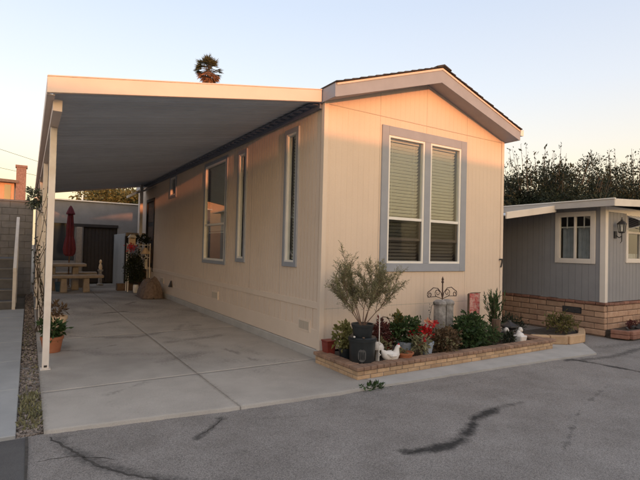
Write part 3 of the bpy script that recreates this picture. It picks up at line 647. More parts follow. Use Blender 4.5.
# ---- red square pot at the house corner and the variegated plant beside it
t = thing('square_pot', 'dark red square pot at the corner of the cream wall', 'pot', (.03, -.2, SZ))
MB().hexa([(-.035, -.26, SZ-.004), (.085, -.26, SZ-.004), (.085, -.14, SZ-.004), (-.035, -.14, SZ-.004), (-.05, -.275, .29), (.10, -.275, .29), (.10, -.125, .29), (-.05, -.125, .29)]).build('pot_body', 'red_glaze', t, bevel=.006)
MB().box(-.055, .105, -.28, -.12, .2905, .31).build('rim', 'red_glaze', t, bevel=.004)
t = thing('potted_plant', 'yellow green leafy plant in a dark pot between red square pot and black bin', 'plant', (.13, -.45, SZ))
mb = MB(); pot(mb, (.13, -.45), .07, .095, SZ-.004, .15); mb.build('pot', 'bin_black', t, smooth=True)
shrub('', '', (.13, -.45, .40), (.14, .13, .17), 620, .055, 'leaf_yellow', aspect=.6, stem_z=.22, parent=t)
# ---- bin with shield
t = thing('compost_bin', 'black round plastic bin with an embossed shield in the planter', 'bin', (.14, -.80, SZ))
mb = MB(); c0 = (.14, -.80); mb.lathe([(.150, SZ-.006), (.158, .115), (.170, .40), (.184, .402), (.186, .43), (.178, .432), (.178, .445), (.172, .452), (.002, .454)], c0, 40); mb.build('bin_body', 'bin_black', t, smooth=True)
ca = math.atan2(-5.5+.8, -3.5-.14); n_ = Vector((math.cos(ca), math.sin(ca), 0)); tt = Vector((-n_.y, n_.x, 0))
def shield_pt(u, z, o): a = ca+u/.168; rr = .158+(z-.115)/.285*.012+o; return (c0[0]+rr*math.cos(a), c0[1]+rr*math.sin(a), z)
sh = [(-.042, .30), (-.05, .26), (-.048, .20), (-.03, .17), (0, .158), (.03, .17), (.048, .20), (.05, .26), (.042, .30), (.02, .318), (0, .312), (-.02, .318)]
def shp(mb, q, o0, o1):
    n0 = len(mb.v); k = len(q); mb.v += [shield_pt(u, z, o0) for u, z in q]+[shield_pt(u, z, o1) for u, z in q]
    mb.f += [tuple(range(n0, n0+k)), tuple(range(n0+2*k-1, n0+k-1, -1))]+[(n0+i, n0+(i+1) % k, n0+k+(i+1) % k, n0+k+i) for i in range(k)]
mb = MB(); shp(mb, sh, -.004, .008); e = mb.build('shield', 'emblem_grey', t)
mb = MB()
for u in (-.026, 0, .026): shp(mb, [(u-.006, .19), (u+.006, .19), (u+.006, .285), (u-.006, .285)], .006, .0115)
mb.build('shield_bars', 'bin_black', e)
# ---- airy shrub in black pot on the bin
t = thing('potted_shrub', 'airy thin leaved shrub in black nursery pot standing on the bin', 'shrub', (.14, -.80, .455))
mb = MB(); pot(mb, (.14, -.80), .115, .145, .455, .16, .01); mb.build('pot', 'bin_black', t, smooth=True)
MB().lathe([(.13, .585), (.001, .592)], (.14, -.80), 16).build('potting_soil', 'soil', t)
mb = MB(); LC = []; LD = []
def twig(p, d, ln, r, depth):
    pts = [p]; q = Vector(p); dd = Vector(d).normalized(); nseg = 5
    for i in range(nseg):
        dd = (dd+Vector((random.uniform(-.13, .13), random.uniform(-.13, .13), random.uniform(-.05, .10)))).normalized(); q = q+dd*ln/nseg; pts.append(q.copy())
        if depth < 2 and i >= 1:
            for _ in range(2 if depth == 0 else 2):
                sd_ = (dd+Vector((random.uniform(-.8, .8), random.uniform(-.8, .8), random.uniform(-.2, .5)))).normalized(); twig(q, sd_, ln*random.uniform(.38, .55), r*.5, depth+1)
        if depth >= 1:
            for _ in range(5): LC.append(q+dd*random.uniform(-.05, .02)); LD.append(dd)
    mb.tube(pts, [r*(1-.8*i/nseg) for i in range(nseg+1)], 4 if depth else 6)
for k in range(9):
    a = 2*math.pi*k/9+random.uniform(-.3, .3); tilt = random.uniform(.15, .78)
    twig(Vector((.14+.02*math.cos(a), -.80+.02*math.sin(a), .585)), (math.cos(a)*tilt, math.sin(a)*tilt, 1), random.uniform(.50, .66), .007, 0)
mb.build('branch', 'stem', t)
leaves('foliage', np.array(LC), .036, 'leaf_olive', t, .15, dirs=np.array(LD), spread=.75)
for nm, lab, c, r, m_ in (('pebble', 'white pebble lying on the black bin beside the pot', (-.035, -.86, .47), .026, 'white_glaze'), ('pebble', 'brown pebble lying on the black bin before the nursery pot', (.04, -.955, .466), .02, 'wood_brown')):
    o = rocks(nm, np.array([c]), r, m_); tag(o, lab, 'pebble')
# ---- white plant stake with rusty ring top
t = thing('plant_stake', 'thin pale metal plant stake right of the black bin', 'stake', (.335, -.90, SZ))
MB().tube([(.335, -.90, SZ-.02), (.335, -.90, .74)], .006, 6).build('rod', 'white_vinyl', t)
for zz in (.20, .34): MB().tube([(.335, -.90, zz), (.345, -.925, zz+.02), (.335, -.90, zz+.04)], .006, 5).build('clip', 'white_vinyl', t)
# ---- rust hoop support + reddish plant
t = thing('plant_hoop', 'rusty wire hoop behind the reddish plant', 'plant support', (.82, -.42, SZ))
hp = [(.82+.11*math.cos(a), -.42, .50+.11*math.sin(a)) for a in np.linspace(-2.2, 3.6, 26)]
MB().tube([(.755, -.42, SZ-.02)]+hp, .006, 6).build('hoop', 'rust_iron', t)
shrub('reddish_plant', 'reddish brown leafy plant behind the white hen figurine', (.70, -.5, .42), (.17, .14, .17), 620, .05, 'leaf_red', aspect=.5)
shrub('trailing_plant', 'olive trailing plant below the reddish plant', (.62, -.6, .24), (.12, .1, .12), 320, .045, 'leaf_olive', aspect=.5)
t = thing('square_pot', 'dark red square pot standing behind the hen figurine', 'pot', (.93, -.35, SZ))
MB().hexa([(.87, -.41, SZ-.004), (.99, -.41, SZ-.004), (.99, -.29, SZ-.004), (.87, -.29, SZ-.004), (.855, -.425, .32), (1.005, -.425, .32), (1.005, -.275, .32), (.855, -.275, .32)]).build('pot_body', 'red_glaze', t, bevel=.006)
MB().box(.85, 1.01, -.43, -.27, .3205, .34).build('rim', 'red_glaze', t, bevel=.004)
# ---- hen figurines (one smooth body loft each)
def hen(label, c, s, face, m_='white_glaze'):
    t = thing('hen_figurine', label, 'figurine', c); ca_, sa_ = math.cos(face), math.sin(face)
    def W_(u, v, z): return (c[0]+(u*ca_-v*sa_)*s, c[1]+(u*sa_+v*ca_)*s, c[2]+z*s)
    path = [(-.155, .185), (-.14, .165), (-.105, .125), (-.06, .10), (0, .088), (.05, .10), (.078, .135), (.085, .175), (.09, .205), (.105, .222), (.122, .220), (.135, .212)]
    rad = [.008, .030, .058, .080, .088, .078, .056, .038, .033, .034, .026, .008]
    V = []; n_ = 16; mb = MB()
    for i, ((u, z), r) in enumerate(zip(path, rad)):
        u0, z0 = path[max(i-1, 0)]; u1, z1 = path[min(i+1, len(path)-1)]; tl = math.hypot(u1-u0, z1-z0); tu, tz = (u1-u0)/tl, (z1-z0)/tl
        for k in range(n_):
            a = 2*math.pi*k/n_; mb.v.append(W_(u-tz*r*math.cos(a), r*.92*math.sin(a), max(.0, z+tu*r*math.cos(a))))
    for i in range(len(path)-1):
        for k in range(n_): k2 = (k+1) % n_; mb.f.append((i*n_+k, i*n_+k2, (i+1)*n_+k2, (i+1)*n_+k))
    mb.f += [tuple(range(n_)), tuple(range((len(path)-1)*n_, len(path)*n_))]
    mb.build('body', m_, t, smooth=True)
    MB().tube([W_(.13, 0, .214), W_(.16, 0, .206)], [.011*s, .001], 6).build('beak', 'beak_orange', t)
    MB().tube([W_(.10, 0, .252), W_(.115, 0, .262), W_(.125, 0, .246)], [.006*s, .011*s, .005*s], 6).build('comb', 'petal_red', t)
    for sg in (-1, 1):
        MB().tube([W_(.04, sg*.076, .11), W_(-.03, sg*.085, .115), W_(-.09, sg*.06, .135)], [.02*s, .034*s, .006*s], 8).build('wing', m_, t, smooth=True)
hen('white ceramic hen figurine in front of the plant stake side of the bed', (.545, -.90, SZ), .92, -.25)
t = thing('mushroom_ornament', 'small white mushroom shaped ornament behind the hen figurine', 'ornament', (.46, -.72, SZ))
MB().lathe([(.03, SZ-.004), (.022, SZ+.09), (.026, SZ+.14)], (.46, -.72), 14).build('stalk', 'white_glaze', t, smooth=True)
MB().lathe([(.03, SZ+.141), (.085, SZ+.15), (.088, SZ+.175), (.07, SZ+.215), (.035, SZ+.24), (.001, SZ+.247)], (.46, -.72), 20).build('cap', 'white_glaze', t, smooth=True)
# ---- terracotta bowl
t = thing('terracotta_bowl', 'low round terracotta bowl pot between the hen and the blue pots', 'pot', (.79, -.88, SZ))
mb = MB(); pot(mb, (.79, -.88), .085, .125, SZ-.004, .115, .014); mb.build('bowl', 'terracotta', t, smooth=True)
shrub('', '', (.79, -.88, .215), (.09, .09, .03), 120, .035, 'leaf_olive', stem_z=.19, parent=t, stems=3)
# ---- blue glazed pots with red flowers
for i, (px, py, rr, hh, lab) in enumerate(((1.02, -.66, .125, .20, 'pale blue glazed pot under the red flowers, beside the terracotta bowl'), (1.25, -.84, .095, .21, 'pale blue glazed pot with drooping leaves beside the olive bush'))):
    t = thing('flower_pot', lab, 'pot', (px, py, SZ)); mb = MB(); pot(mb, (px, py), rr*.66, rr, SZ-.004, hh); mb.build('pot', 'blue_glaze', t, smooth=True)
    MB().lathe([(rr*.86, SZ+hh*.87), (.001, SZ+hh*.88)], (px, py), 14).build('potting_soil', 'soil', t)
t = thing('red_flowers', 'clump of bright red flowers with green leaves above the blue pots', 'flowers', (1.1, -.66, SZ+.17))
shrub('', '', (1.06, -.64, .43), (.27, .18, .17), 900, .055, 'leaf_green', stem_z=.27, parent=t, aspect=.6)
fc = []
for k in range(30):
    a, b = rng.normal(size=2); p = np.array([1.22+.14*a, -.76-.05*abs(b), .43+.075*b]); fc += [p+.016*rng.normal(size=3) for _ in range(13)]
leaves('petals', np.array(fc), .036, 'petal_red', t, .8, dirs=np.tile([-.3, -.8, .3], (len(fc), 1)), spread=.7)['kind'] = 'stuff'
fc = [np.array([1.30, -.80, .555])+.022*rng.normal(size=3) for _ in range(26)]
leaves('pale_bloom', np.array(fc), .038, 'petal_peach', t, .8, dirs=np.tile([-.3, -.8, .3], (26, 1)), spread=.6)
shrub('jade_plant', 'tall olive green succulent rising behind the red flowers', (.98, -.50, .49), (.13, .11, .17), 360, .05, 'leaf_hedge', aspect=.7)
shrub('drooping_plant', 'drooping grey green plant spilling over the blue pots', (1.12, -.86, .30), (.20, .07, .10), 420, .05, 'leaf_olive', aspect=.35, up=-.3, stems=4)
shrub('olive_bush', 'round olive brown bush beside the stone pedestal', (1.62, -.80, .27), (.24, .18, .19), 1500, .05, 'leaf_brown', aspect=.5, stems=7)
o = leaves('green_tips', bush_pts(500, (1.62, -.82, .29), (.24, .18, .19))[0], .045, 'leaf_olive', bpy.data.objects['olive_bush'], .45); o['kind'] = 'stuff'
# ---- stone pedestal and wrought iron
t = thing('stone_pedestal', 'weathered grey stone pedestal with fluted face against the cream wall', 'pedestal', (2.0, -.42, SZ))
MB().box(1.78, 2.22, -.62, -.22, SZ-.004, .20).build('plinth', 'stone_grey', t, bevel=.015)
for i in range(2):
    MB().lathe([(.085, .2005), (.10, .23), (.092, .28), (.090, .72), (.105, .76), (.098, .79), (.06, .815), (.001, .82)], (1.915+i*.175, -.45), 10, star=.05, nstar=5).build('stone_shaft', 'stone_grey', t)
t = thing('iron_finial', 'rusty wrought iron scroll trellis standing behind the stone pedestal', 'trellis', (2.17, -.26, SZ))
def spiral(cx, cz, r, a0, turns, sg, y=-.26):
    return [(cx+sg*r*(1-.75*f)*math.cos(a0+f*turns*2*math.pi), y, cz+r*(1-.75*f)*math.sin(a0+f*turns*2*math.pi)) for f in np.linspace(0, 1, 22)]
IX = 2.17
MB().tube([(IX, -.26, SZ-.02), (IX, -.26, 1.06)], .010, 8).build('stem_bar', 'rust_iron', t)
MB().lathe([(.004, 1.045), (.022, 1.07), (.012, 1.10), (.020, 1.115), (.001, 1.165)], (IX, -.26), 8).build('spike', 'rust_iron', t, smooth=True)
for sg in (-1, 1):
    arc = [(IX+sg*x, -.26, z) for x, z in ((.0, .80), (.03, .90), (.11, .975), (.21, .985), (.29, .935))]
    MB().tube(arc+spiral(IX+sg*.29, .88, .055, math.pi/2, -1.4, sg), .007, 6).build('scroll', 'rust_iron', t)
    MB().tube([(IX+sg*.30, -.26, .80), (IX+sg*.30, -.26, SZ-.02)] if False else spiral(IX+sg*.11, .90, .065, -1.2, 1.3, sg), .006, 6).build('inner_scroll', 'rust_iron', t)
    MB().tube([(IX, -.26, .80), (IX+sg*.14, -.26, .845), (IX+sg*.33, -.26, .84)], .006, 6).build('arm', 'rust_iron', t)
# thin hanging wire ornament left of pedestal
t = thing('wire_ornament', 'thin dark wire stake with small leaves left of the stone pedestal', 'ornament', (1.70, -.45, SZ))
MB().tube([(1.70, -.45, SZ-.02), (1.69, -.45, .55), (1.74, -.45, .74), (1.79, -.45, .76)], .004, 5).build('wire', 'black_iron', t)
leaves('metal_leaf', np.array([[1.69, -.45, z] for z in np.linspace(.35, .74, 12)]+[[1.77, -.45, .76]]*5), .035, 'leaf_dark', t, .5)['kind'] = 'stuff'
# ---- green shrubs
shrub('green_shrub', 'dense dark green leafy shrub beside the stone pedestal', (2.28, -.72, .34), (.27, .2, .27), 1700, .06, 'leaf_green', aspect=.5, stems=7)
shrub('low_green_shrub', 'low fine leaved green shrub left of the brown post', (2.68, -.72, .24), (.24, .18, .18), 1300, .042, 'leaf_green', aspect=.3, stems=6)
shrub('low_dark_plant', 'small dark plant at the soil behind the white cube pot', (3.12, -.80, .18), (.13, .1, .09), 300, .045, 'leaf_dark', aspect=.4)
# ---- red garden flag
t = thing('garden_flag', 'red and pink patterned garden flag on a stake against the wall', 'flag', (2.93, -.26, SZ))
MB().tube([(2.80, -.26, SZ-.02), (2.80, -.26, .87), (2.86, -.26, .875), (3.10, -.26, .875)], .008, 6).build('pole', 'wood_brown', t)
mb = MB(); nn = 14
for i in range(nn):
    a, b = 2.815+.27*i/nn, 2.815+.27*(i+1)/nn; oa, ob = .012*math.sin(i*.9), .012*math.sin((i+1)*.9); za, zb = .50+.02*math.sin(i*.7), .50+.02*math.sin((i+1)*.7)
    mb.hexa([(a, -.262+oa, za), (b, -.262+ob, zb), (b, -.259+ob, zb), (a, -.259+oa, za), (a, -.262+oa, .866), (b, -.262+ob, .866), (b, -.259+ob, .866), (a, -.259+oa, .866)])
mb.build('cloth', 'flag_cloth', t)
MB().box(2.79, 2.812, -.275, -.245, .42, .86).build('batten', 'wood_brown', t)
# ---- upright spiky plant on brown post
t = thing('wooden_post', 'short weathered brown wooden post in the bed below the spiky plant', 'post', (3.06, -.62, SZ))
MB().tube([(3.06, -.62, SZ-.03), (3.058, -.62, .30), (3.06, -.62, .47)], [.075, .07, .072], 10).build('post_body', 'wood_brown', t)
t = thing('spiky_plant', 'upright spiky blue green plant rising behind the brown post', 'plant', (3.16, -.50, SZ))
mb = MB(); pot(mb, (3.16, -.50), .08, .105, SZ-.004, .22); mb.build('pot', 'bin_black', t, smooth=True)
mb = MB(); lc = []; ld = []
for k in range(26):
    a = 2*math.pi*k/26+random.uniform(-.2, .2); tl = random.uniform(.05, .36); L_ = random.uniform(.42, .66); d = Vector((math.cos(a)*tl, math.sin(a)*tl, 1)).normalized()
    pts = [Vector((3.16, -.50, .28))+d*L_*f+Vector((0, 0, -.08*tl*f*f)) for f in np.linspace(0, 1, 7)]; mb.tube(pts, [.004*(1-.7*f) for f in np.linspace(0, 1, 7)], 4)
    for f in np.linspace(.12, 1, 26): lc.append(np.array(pts[0])+np.array(d)*L_*f); ld.append(np.array(d))
mb.build('stem', 'stem', t); leaves('foliage', np.array(lc), .085, 'leaf_green', t, .2, dirs=np.array(ld), spread=.35)
# ---- lantern, white cube pot, small white ornaments, rocks
t = thing('solar_lantern', 'black garden lantern behind the white cube pot', 'lantern', (3.46, -.58, SZ))
mb = MB(); c0 = (3.46, -.58)
MB().lathe([(.07, SZ-.004), (.075, SZ+.02), (.05, SZ+.04), (.048, SZ+.17)], c0, 6).build('lantern_body', 'black_iron', t)
MB().lathe([(.06, SZ+.171), (.155, SZ+.225), (.15, SZ+.245), (.04, SZ+.30), (.03, SZ+.33), (.001, SZ+.335)], c0, 8).build('lantern_roof', 'black_iron', t)
for lab, c, s in (('small white bird figurine left of the black lantern', (3.30, -.64, SZ), .085), ('small white owl figurine right of the black lantern', (3.56, -.72, SZ), .085), ('small white rabbit figurine before the lantern', (3.46, -.76, SZ), .07)):
    t = thing('white_figurine', lab, 'figurine', c)
    MB().lathe([(s*.5, c[2]-.004), (s*.6, c[2]+s*.6), (s*.45, c[2]+s*1.3), (s*.3, c[2]+s*1.6)], (c[0], c[1]), 12).build('body', 'stone_grey' if 'owl' in lab else 'rock_dark', t, smooth=True)
    MB().lathe([(s*.25, c[2]+s*1.61), (s*.5, c[2]+s*1.9), (s*.52, c[2]+s*2.2), (s*.3, c[2]+s*2.6), (.001, c[2]+s*2.7)], (c[0], c[1]), 12).build('head', 'white_glaze', t, smooth=True)
t = thing('cube_pot', 'white square ceramic pot at the right end of the brick bed', 'pot', (3.35, -.86, SZ))
MB().hexa([(3.285, -.925, SZ-.004), (3.415, -.925, SZ-.004), (3.415, -.795, SZ-.004), (3.285, -.795, SZ-.004), (3.265, -.945, .225), (3.435, -.945, .225), (3.435, -.775, .225), (3.265, -.775, .225)]).build('pot_body', 'white_glaze', t, bevel=.012)
MB().lathe([(.07, .226), (.05, .26), (.02, .275), (.001, .278)], (3.35, -.86), 12).build('lid', 'white_glaze', t, smooth=True)
for k, (x, y_, s, lab) in enumerate(((3.98, -.42, .11, 'dark rock leaning at the end of the brick bed'), (4.16, -.30, .13, 'largest dark rock beside the small tan planter'), (4.36, -.42, .10, 'flat dark rock touching the small tan planter'), (4.05, -.15, .12, 'dark rock close to the corner of the cream home'), (3.7, -.5, .09, 'dark rock inside the brick bed behind the white pot'))):
    o = rocks('dark_rock', np.array([[x, y_, s*.35 if x > 3.93 else SZ+s*.35]]), s*1.3, 'rock_dark', flat=.8); tag(o, lab, 'rock', 'dark rocks between the planters')
shrub('dark_ground_plant', 'dark spreading plant among the rocks beside the small tan planter', (4.2, -.1, .22), (.3, .2, .17), 700, .05, 'leaf_dark', stem_z=0., aspect=.35)

# ================================================================== NEIGHBOUR
nb = thing('neighbor_home', 'grey sided mobile home with white trim on a tan block base', 'house', (8, 1, 0))
NX, NY, NZ = 6.05, -.85, .64
PNS = lambda s, z, o: (NX-o, s, z); PNF = lambda s, z, o: (s, NY-o, z)
NSH = [(-.60, .09, 1.465, 2.39)]; NFH = [(6.92, 8.2, 1.49, 2.40)]
s = NY+.09
while s < 7:
    e = min(s+1.22, 7); mb = MB(); strips(mb, PNS, s, e-.003, NZ+.01, flat(2.56), .1355, .008, .006, [h for h in NSH if h[1] > s and h[0] < e]); mb.build('siding_panel', 'neighbor_grey', nb); s = e
s = NX+.09
while s < 12:
    e = min(s+1.22, 12); mb = MB(); strips(mb, PNF, s, e-.003, NZ+.01, flat(2.56), .1355, .008, .006, [h for h in NFH if h[1] > s and h[0] < e]); mb.build('siding_panel', 'neighbor_grey', nb); s = e
MB().box(NX-.014, NX+.012, NY-.014, NY+.088, NZ+.005, 2.54).box(NX+.0125, NX+.088, NY-.014, NY+.012, NZ+.005, 2.54).build('corner_trim', 'neighbor_cream', nb)
MB().box(NX+.05, 11.9, NY+.05, 6.9, NZ+.03, NZ+.06).build('floor', 'dark_interior', nb)
MB().box(11.97, 12, NY+.06, 7, NZ+.01, 2.56).box(NX+.03, 11.96, 6.97, 7, NZ+.01, 2.56).build('wall', 'neighbor_grey', nb)
MB().box(7.6, 7.63, NY+.06, 6.9, NZ+.06, 2.5).build('dark_liner', 'dark_interior', nb)
# roof slab, gently rising to the middle
mb = MB(); ex = 5.66; ey = NY-.36
for sx0, sx1, z0, z1 in ((ex, 9.0, 2.545, 2.72), (9.0, 12.4, 2.72, 2.545)):
    mb.hexa([(sx0, ey+.03, z0), (sx1, ey+.03, z1), (sx1, 7.3, z1), (sx0, 7.3, z0), (sx0, ey+.03, z0+.06), (sx1, ey+.03, z1+.06), (sx1, 7.3, z1+.06), (sx0, 7.3, z0+.06)])
mb.build('roof', 'neighbor_fascia', nb)
MB().box(ex-.03, ex, ey, 7.3, 2.495, 2.625).build('eave_fascia', 'neighbor_fascia', nb, bevel=.004)
mb = MB(); mb.hexa([(ex, ey, 2.495), (9, ey, 2.665), (9, ey+.028, 2.665), (ex, ey+.028, 2.495), (ex, ey, 2.632), (9, ey, 2.80), (9, ey+.028, 2.80), (ex, ey+.028, 2.632)]); mb.build('front_fascia', 'neighbor_cream', nb, bevel=.003)
mb = MB(); mb.hexa([(9, ey, 2.665), (12.4, ey, 2.495), (12.4, ey+.028, 2.495), (9, ey+.028, 2.665), (9, ey, 2.80), (12.4, ey, 2.632), (12.4, ey+.028, 2.632), (9, ey+.028, 2.80)]); mb.build('front_fascia', 'neighbor_cream', nb)
MB().box(ex-.045, ex+.01, ey-.01, 7.3, 2.626, 2.645).build('roof_edge', 'white_vinyl', nb)
MB().box(NX+.03, 11.9, NY+.03, 6.9, 2.50, 2.52).build('ceiling', 'dark_interior', nb)
MB().box(NX+.09, 12, NY-.02, NY+.002, 2.44, 2.544).build('frieze_board', 'neighbor_cream', nb)
wn = window(PNS, *NSH[0], trim=.07, mull=-.255, mt='neighbor_cream', mf='neighbor_cream', parent=nb, fw=.03, curtain=2.16)
for sa in (-.43, -.08):
    mb = MB(); pbox(mb, PNS, sa-.012, sa+.012, 2.12, 2.37, -.03, -.022); mb.build('grille', 'neighbor_fascia', wn)
mb = MB(); pbox(mb, PNS, -.57, .06, 2.13, 2.16, -.06, -.03); mb.build('curtain_rod', 'neighbor_fascia', wn)
wf = window(PNF, *NFH[0], trim=.06, mull=7.55, mt='neighbor_cream', mf='neighbor_cream', parent=nb, fw=.03, curtain=1.62, rail=2.06)
# striped window awning on the front
mb = MB(); mb2 = MB()
for i in range(16):
    x0 = 6.86+i*.088; q = (mb if i % 2 == 0 else mb2)
    q.hexa([(x0, NY-.025, 2.40), (x0+.086, NY-.025, 2.40), (x0+.086, NY-.42, 2.22), (x0, NY-.42, 2.22), (x0, NY-.025, 2.41), (x0+.086, NY-.025, 2.41), (x0+.086, NY-.42, 2.23), (x0, NY-.42, 2.23)])
o = mb.build('window_awning', 'white_vinyl', nb); mb2.build('awning_stripe', 'neighbor_grey', o)
for x0 in (6.865, 8.26): MB().tube([(x0, NY-.03, 2.12), (x0, NY-.40, 2.218)], .008, 5).build('awning_arm', 'white_vinyl', nb)
# wall lantern
t = thing('wall_lantern', 'black carriage lantern on the grey wall beside the white corner trim', 'lamp', (6.42, NY, 2.0))
c0 = (6.42, NY-.13)
MB().box(6.375, 6.465, NY-.03, NY+.004, 1.92, 2.06).build('back_plate', 'black_iron', t, bevel=.006)
MB().tube([(6.42, NY-.02, 1.98), (6.42, NY-.08, 1.93), (6.42, NY-.13, 1.96), (6.42, NY-.13, 2.02)], .010, 6).tube([(6.42, NY-.13, 1.97), (6.42, NY-.13, 1.86), (6.42, NY-.10, 1.82)], [.012, .008, .004], 6).build('bracket', 'black_iron', t)
MB().lathe([(.035, 2.02), (.06, 2.035), (.062, 2.05)], c0, 6).build('cage_base', 'black_iron', t)
MB().lathe([(.052, 2.051), (.068, 2.19)], c0, 6).build('pane', 'white_glaze' if False else 'glass', t)
for k in range(6):
    a = 2*math.pi*k/6; MB().tube([(c0[0]+.056*math.cos(a), c0[1]+.056*math.sin(a), 2.045), (c0[0]+.073*math.cos(a), c0[1]+.073*math.sin(a), 2.2)], .006, 4).build('cage_bar', 'black_iron', t)
MB().lathe([(.012, 2.06), (.014, 2.12), (.003, 2.16)], c0, 8).build('bulb', 'white_glaze', t)
MB().lathe([(.088, 2.195), (.085, 2.21), (.045, 2.255), (.02, 2.265), (.022, 2.285), (.006, 2.30), (.010, 2.32), (.001, 2.345)], c0, 6).build('cap', 'black_iron', t)
# block base: slump blocks, courses with open joints
bx = brick_mesh('slump_block', .395, .10, .107, .012); cp = brick_mesh('cap_block', .195, .135, .055, .01)
for r in range(5):
    z = -.005+r*.117; off = .2*(r % 2)
    y0 = NY-.03+.01-off
    while y0 < 6.6:
        a, b = max(y0, NY-.02), min(y0+.405, 6.8)
        if b-a > .05: o = part_at('block', bx, 'slump_block', nb, (NX+.03+random.uniform(-.005, .005), (a+b)/2, z), (0, 0, math.pi/2+random.uniform(-.01, .01))); o.scale.x = (b-a)/.405
        y0 += .405
    x0 = NX+.085-(.2-off)
    while x0 < 9.6:
        a, b = max(x0, NX+.085), x0+.405
        if b-a > .05: o = part_at('block', bx, 'slump_block', nb, ((a+b)/2, NY+.025+random.uniform(-.005, .005), z), (0, 0, random.uniform(-.01, .01))); o.scale.x = (b-a)/.405
        x0 += .405
for i in range(34): part_at('cap_block', cp, 'slump_cap', nb, (NX+.035, NY+.06+i*.203, .582+random.uniform(-.003, .006)), (0, random.uniform(-.04, .04), math.pi/2+random.uniform(-.03, .03)))
for i in range(17): part_at('cap_block', cp, 'slump_cap', nb, (NX+.22+i*.203, NY+.03, .582+random.uniform(-.003, .006)), (random.uniform(-.04, .04), 0, random.uniform(-.03, .03)))
MB().box(NX-.008, NX+.07, NY-.0, 6.8, -.06, .583).box(NX+.0705, 12, NY-.014, NY+.06, -.06, .583).build('mortar', 'mortar_dark', nb)
mb = MB(); pbox(mb, PNS, -.42, -.03, .375, .50, -.02, .032); v = mb.build('vent', 'black_iron', nb)
for k in range(4): mb = MB(); pbox(mb, PNS, -.40, -.05, .392+k*.026, .404+k*.026, .031, .038); mb.build('louver', 'emblem_grey', v)
# side awning between the homes
aw = thing('side_awning', 'cream metal awning bridging the gap between the two homes', 'awning', (4.9, 1, 2.3))
mb = MB(); mb.hexa([(4.08, -.06, 2.215), (5.70, -.06, 2.445), (5.70, -.02, 2.445), (4.08, -.02, 2.215), (4.08, -.06, 2.345), (5.70, -.06, 2.585), (5.70, -.02, 2.585), (4.08, -.02, 2.345)]); mb.build('front_fascia', 'neighbor_cream', aw, bevel=.004)
for i in range(24):
    y0 = -.018+i*.25; mb = MB(); mb.hexa([(4.08, y0, 2.27), (5.62, y0, 2.47), (5.62, y0+.246, 2.47), (4.08, y0+.246, 2.27), (4.08, y0, 2.29), (5.62, y0, 2.49), (5.62, y0+.246, 2.49), (4.08, y0+.246, 2.29)]); mb.build('roof_pan', 'pan_metal', aw)
for yy in (.3, 3, 5.8): MB().box(4.10, 4.17, yy, yy+.07, -.12, 2.272).build('post', 'post_white', aw)
# small tan planters by the neighbour
p2 = thing('small_planter', 'small low planter of tan blocks before the grey home', 'planter', (4.6, -.65, 0))
tb = brick_mesh('edging_block', .39, .12, .15, .012)
def ring(planter_, pts, me_, m_, z):
    for (x0, y0), (x1, y1) in zip(pts[:-1], pts[1:]):
        L_ = math.hypot(x1-x0, y1-y0); k = max(1, round(L_/.4))
        for i in range(k):
            f = (i+.5)/k; o = part_at('edging_block', me_, m_, planter_, (x0+(x1-x0)*f, y0+(y1-y0)*f, z+random.uniform(-.004, .004)), (0, 0, math.atan2(y1-y0, x1-x0)+random.uniform(-.03, .03))); o.scale.x = L_/k/.405
ring(p2, [(4.02, -.62), (4.52, -.98), (5.0, -.98), (5.65, -.62)], tb, 'brick_tan', -.006)
MB().prism([(4.05, -.58), (4.54, -.92), (5.0, -.92), (5.62, -.56), (5.9, -.1), (4.4, -.1)], -.1, .09).build('soil', 'soil', p2)
shrub('olive_shrub', 'sparse olive brown shrub growing in the small tan planter', (4.95, -.62, .29), (.34, .2, .18), 800, .05, 'leaf_hedge', stem_z=.09, aspect=.4)
shrub('low_dark_shrub', 'low dark shrub at the back of the small tan planter', (5.45, -.35, .20), (.25, .16, .12), 400, .045, 'leaf_dark', stem_z=.09, aspect=.4)
p3 = thing('red_planter', 'low red brown brick planter at the front corner of the grey home', 'planter', (6.6, -1.1, 0))
rb = brick_mesh('edging_brick', .39, .10, .075, .01)
for z in (-.006, .072): ring(p3, [(6.02, -.98), (6.12, -1.28), (8.2, -1.28)], rb, 'slump_cap', z)
MB().prism([(6.06, -.96), (6.15, -1.23), (8.2, -1.23), (8.2, -.88), (6.06, -.88)], -.1, .12).build('soil', 'soil', p3)
for k in range(5):
    o = rocks('planter_rock', np.array([[6.45+.24*k, -1.08+.06*math.sin(k*3), .15]]), .06+.02*(k % 3), 'rock_dark', flat=.8); tag(o, ['dark rock at the corner end of the red brown brick planter', 'second dark rock along the red brown planter from its corner', 'larger dark rock left of the low reddish plant', 'dark rock tucked behind the low reddish plant', 'dark rock right of the low reddish plant'][k], 'rock', 'rocks in the red planter')
shrub('low_red_plant', 'low reddish plant in the red brown brick planter', (6.85, -1.05, .2), (.28, .1, .08), 260, .05, 'leaf_red', stem_z=.12, aspect=.4)

# ================================================================== UNDER THE CARPORT
t = thing('flower_pot', 'terracotta pot with green plant behind the front carport post', 'pot', (-3.19, 2.1, 0))
mb = MB(); pot(mb, (-3.19, 2.1), .11, .145, .003, .22, .014); mb.build('pot', 'terracotta', t, smooth=True)
shrub('', '', (-3.19, 2.1, .33), (.14, .14, .12), 420, .07, 'leaf_green', stem_z=.2, parent=t, aspect=.4)
t = thing('flower_pot', 'pale tan pot with dry stems beyond the green potted plant', 'pot', (-3.08, 3.6, 0))
mb = MB(); pot(mb, (-3.08, 3.6), .12, .175, .003, .30, .016); mb.build('pot', 'lampshade', t, smooth=True)
shrub('', '', (-3.06, 3.6, .42), (.12, .12, .11), 160, .07, 'leaf_brown', stem_z=.28, parent=t, aspect=.3, stems=6)
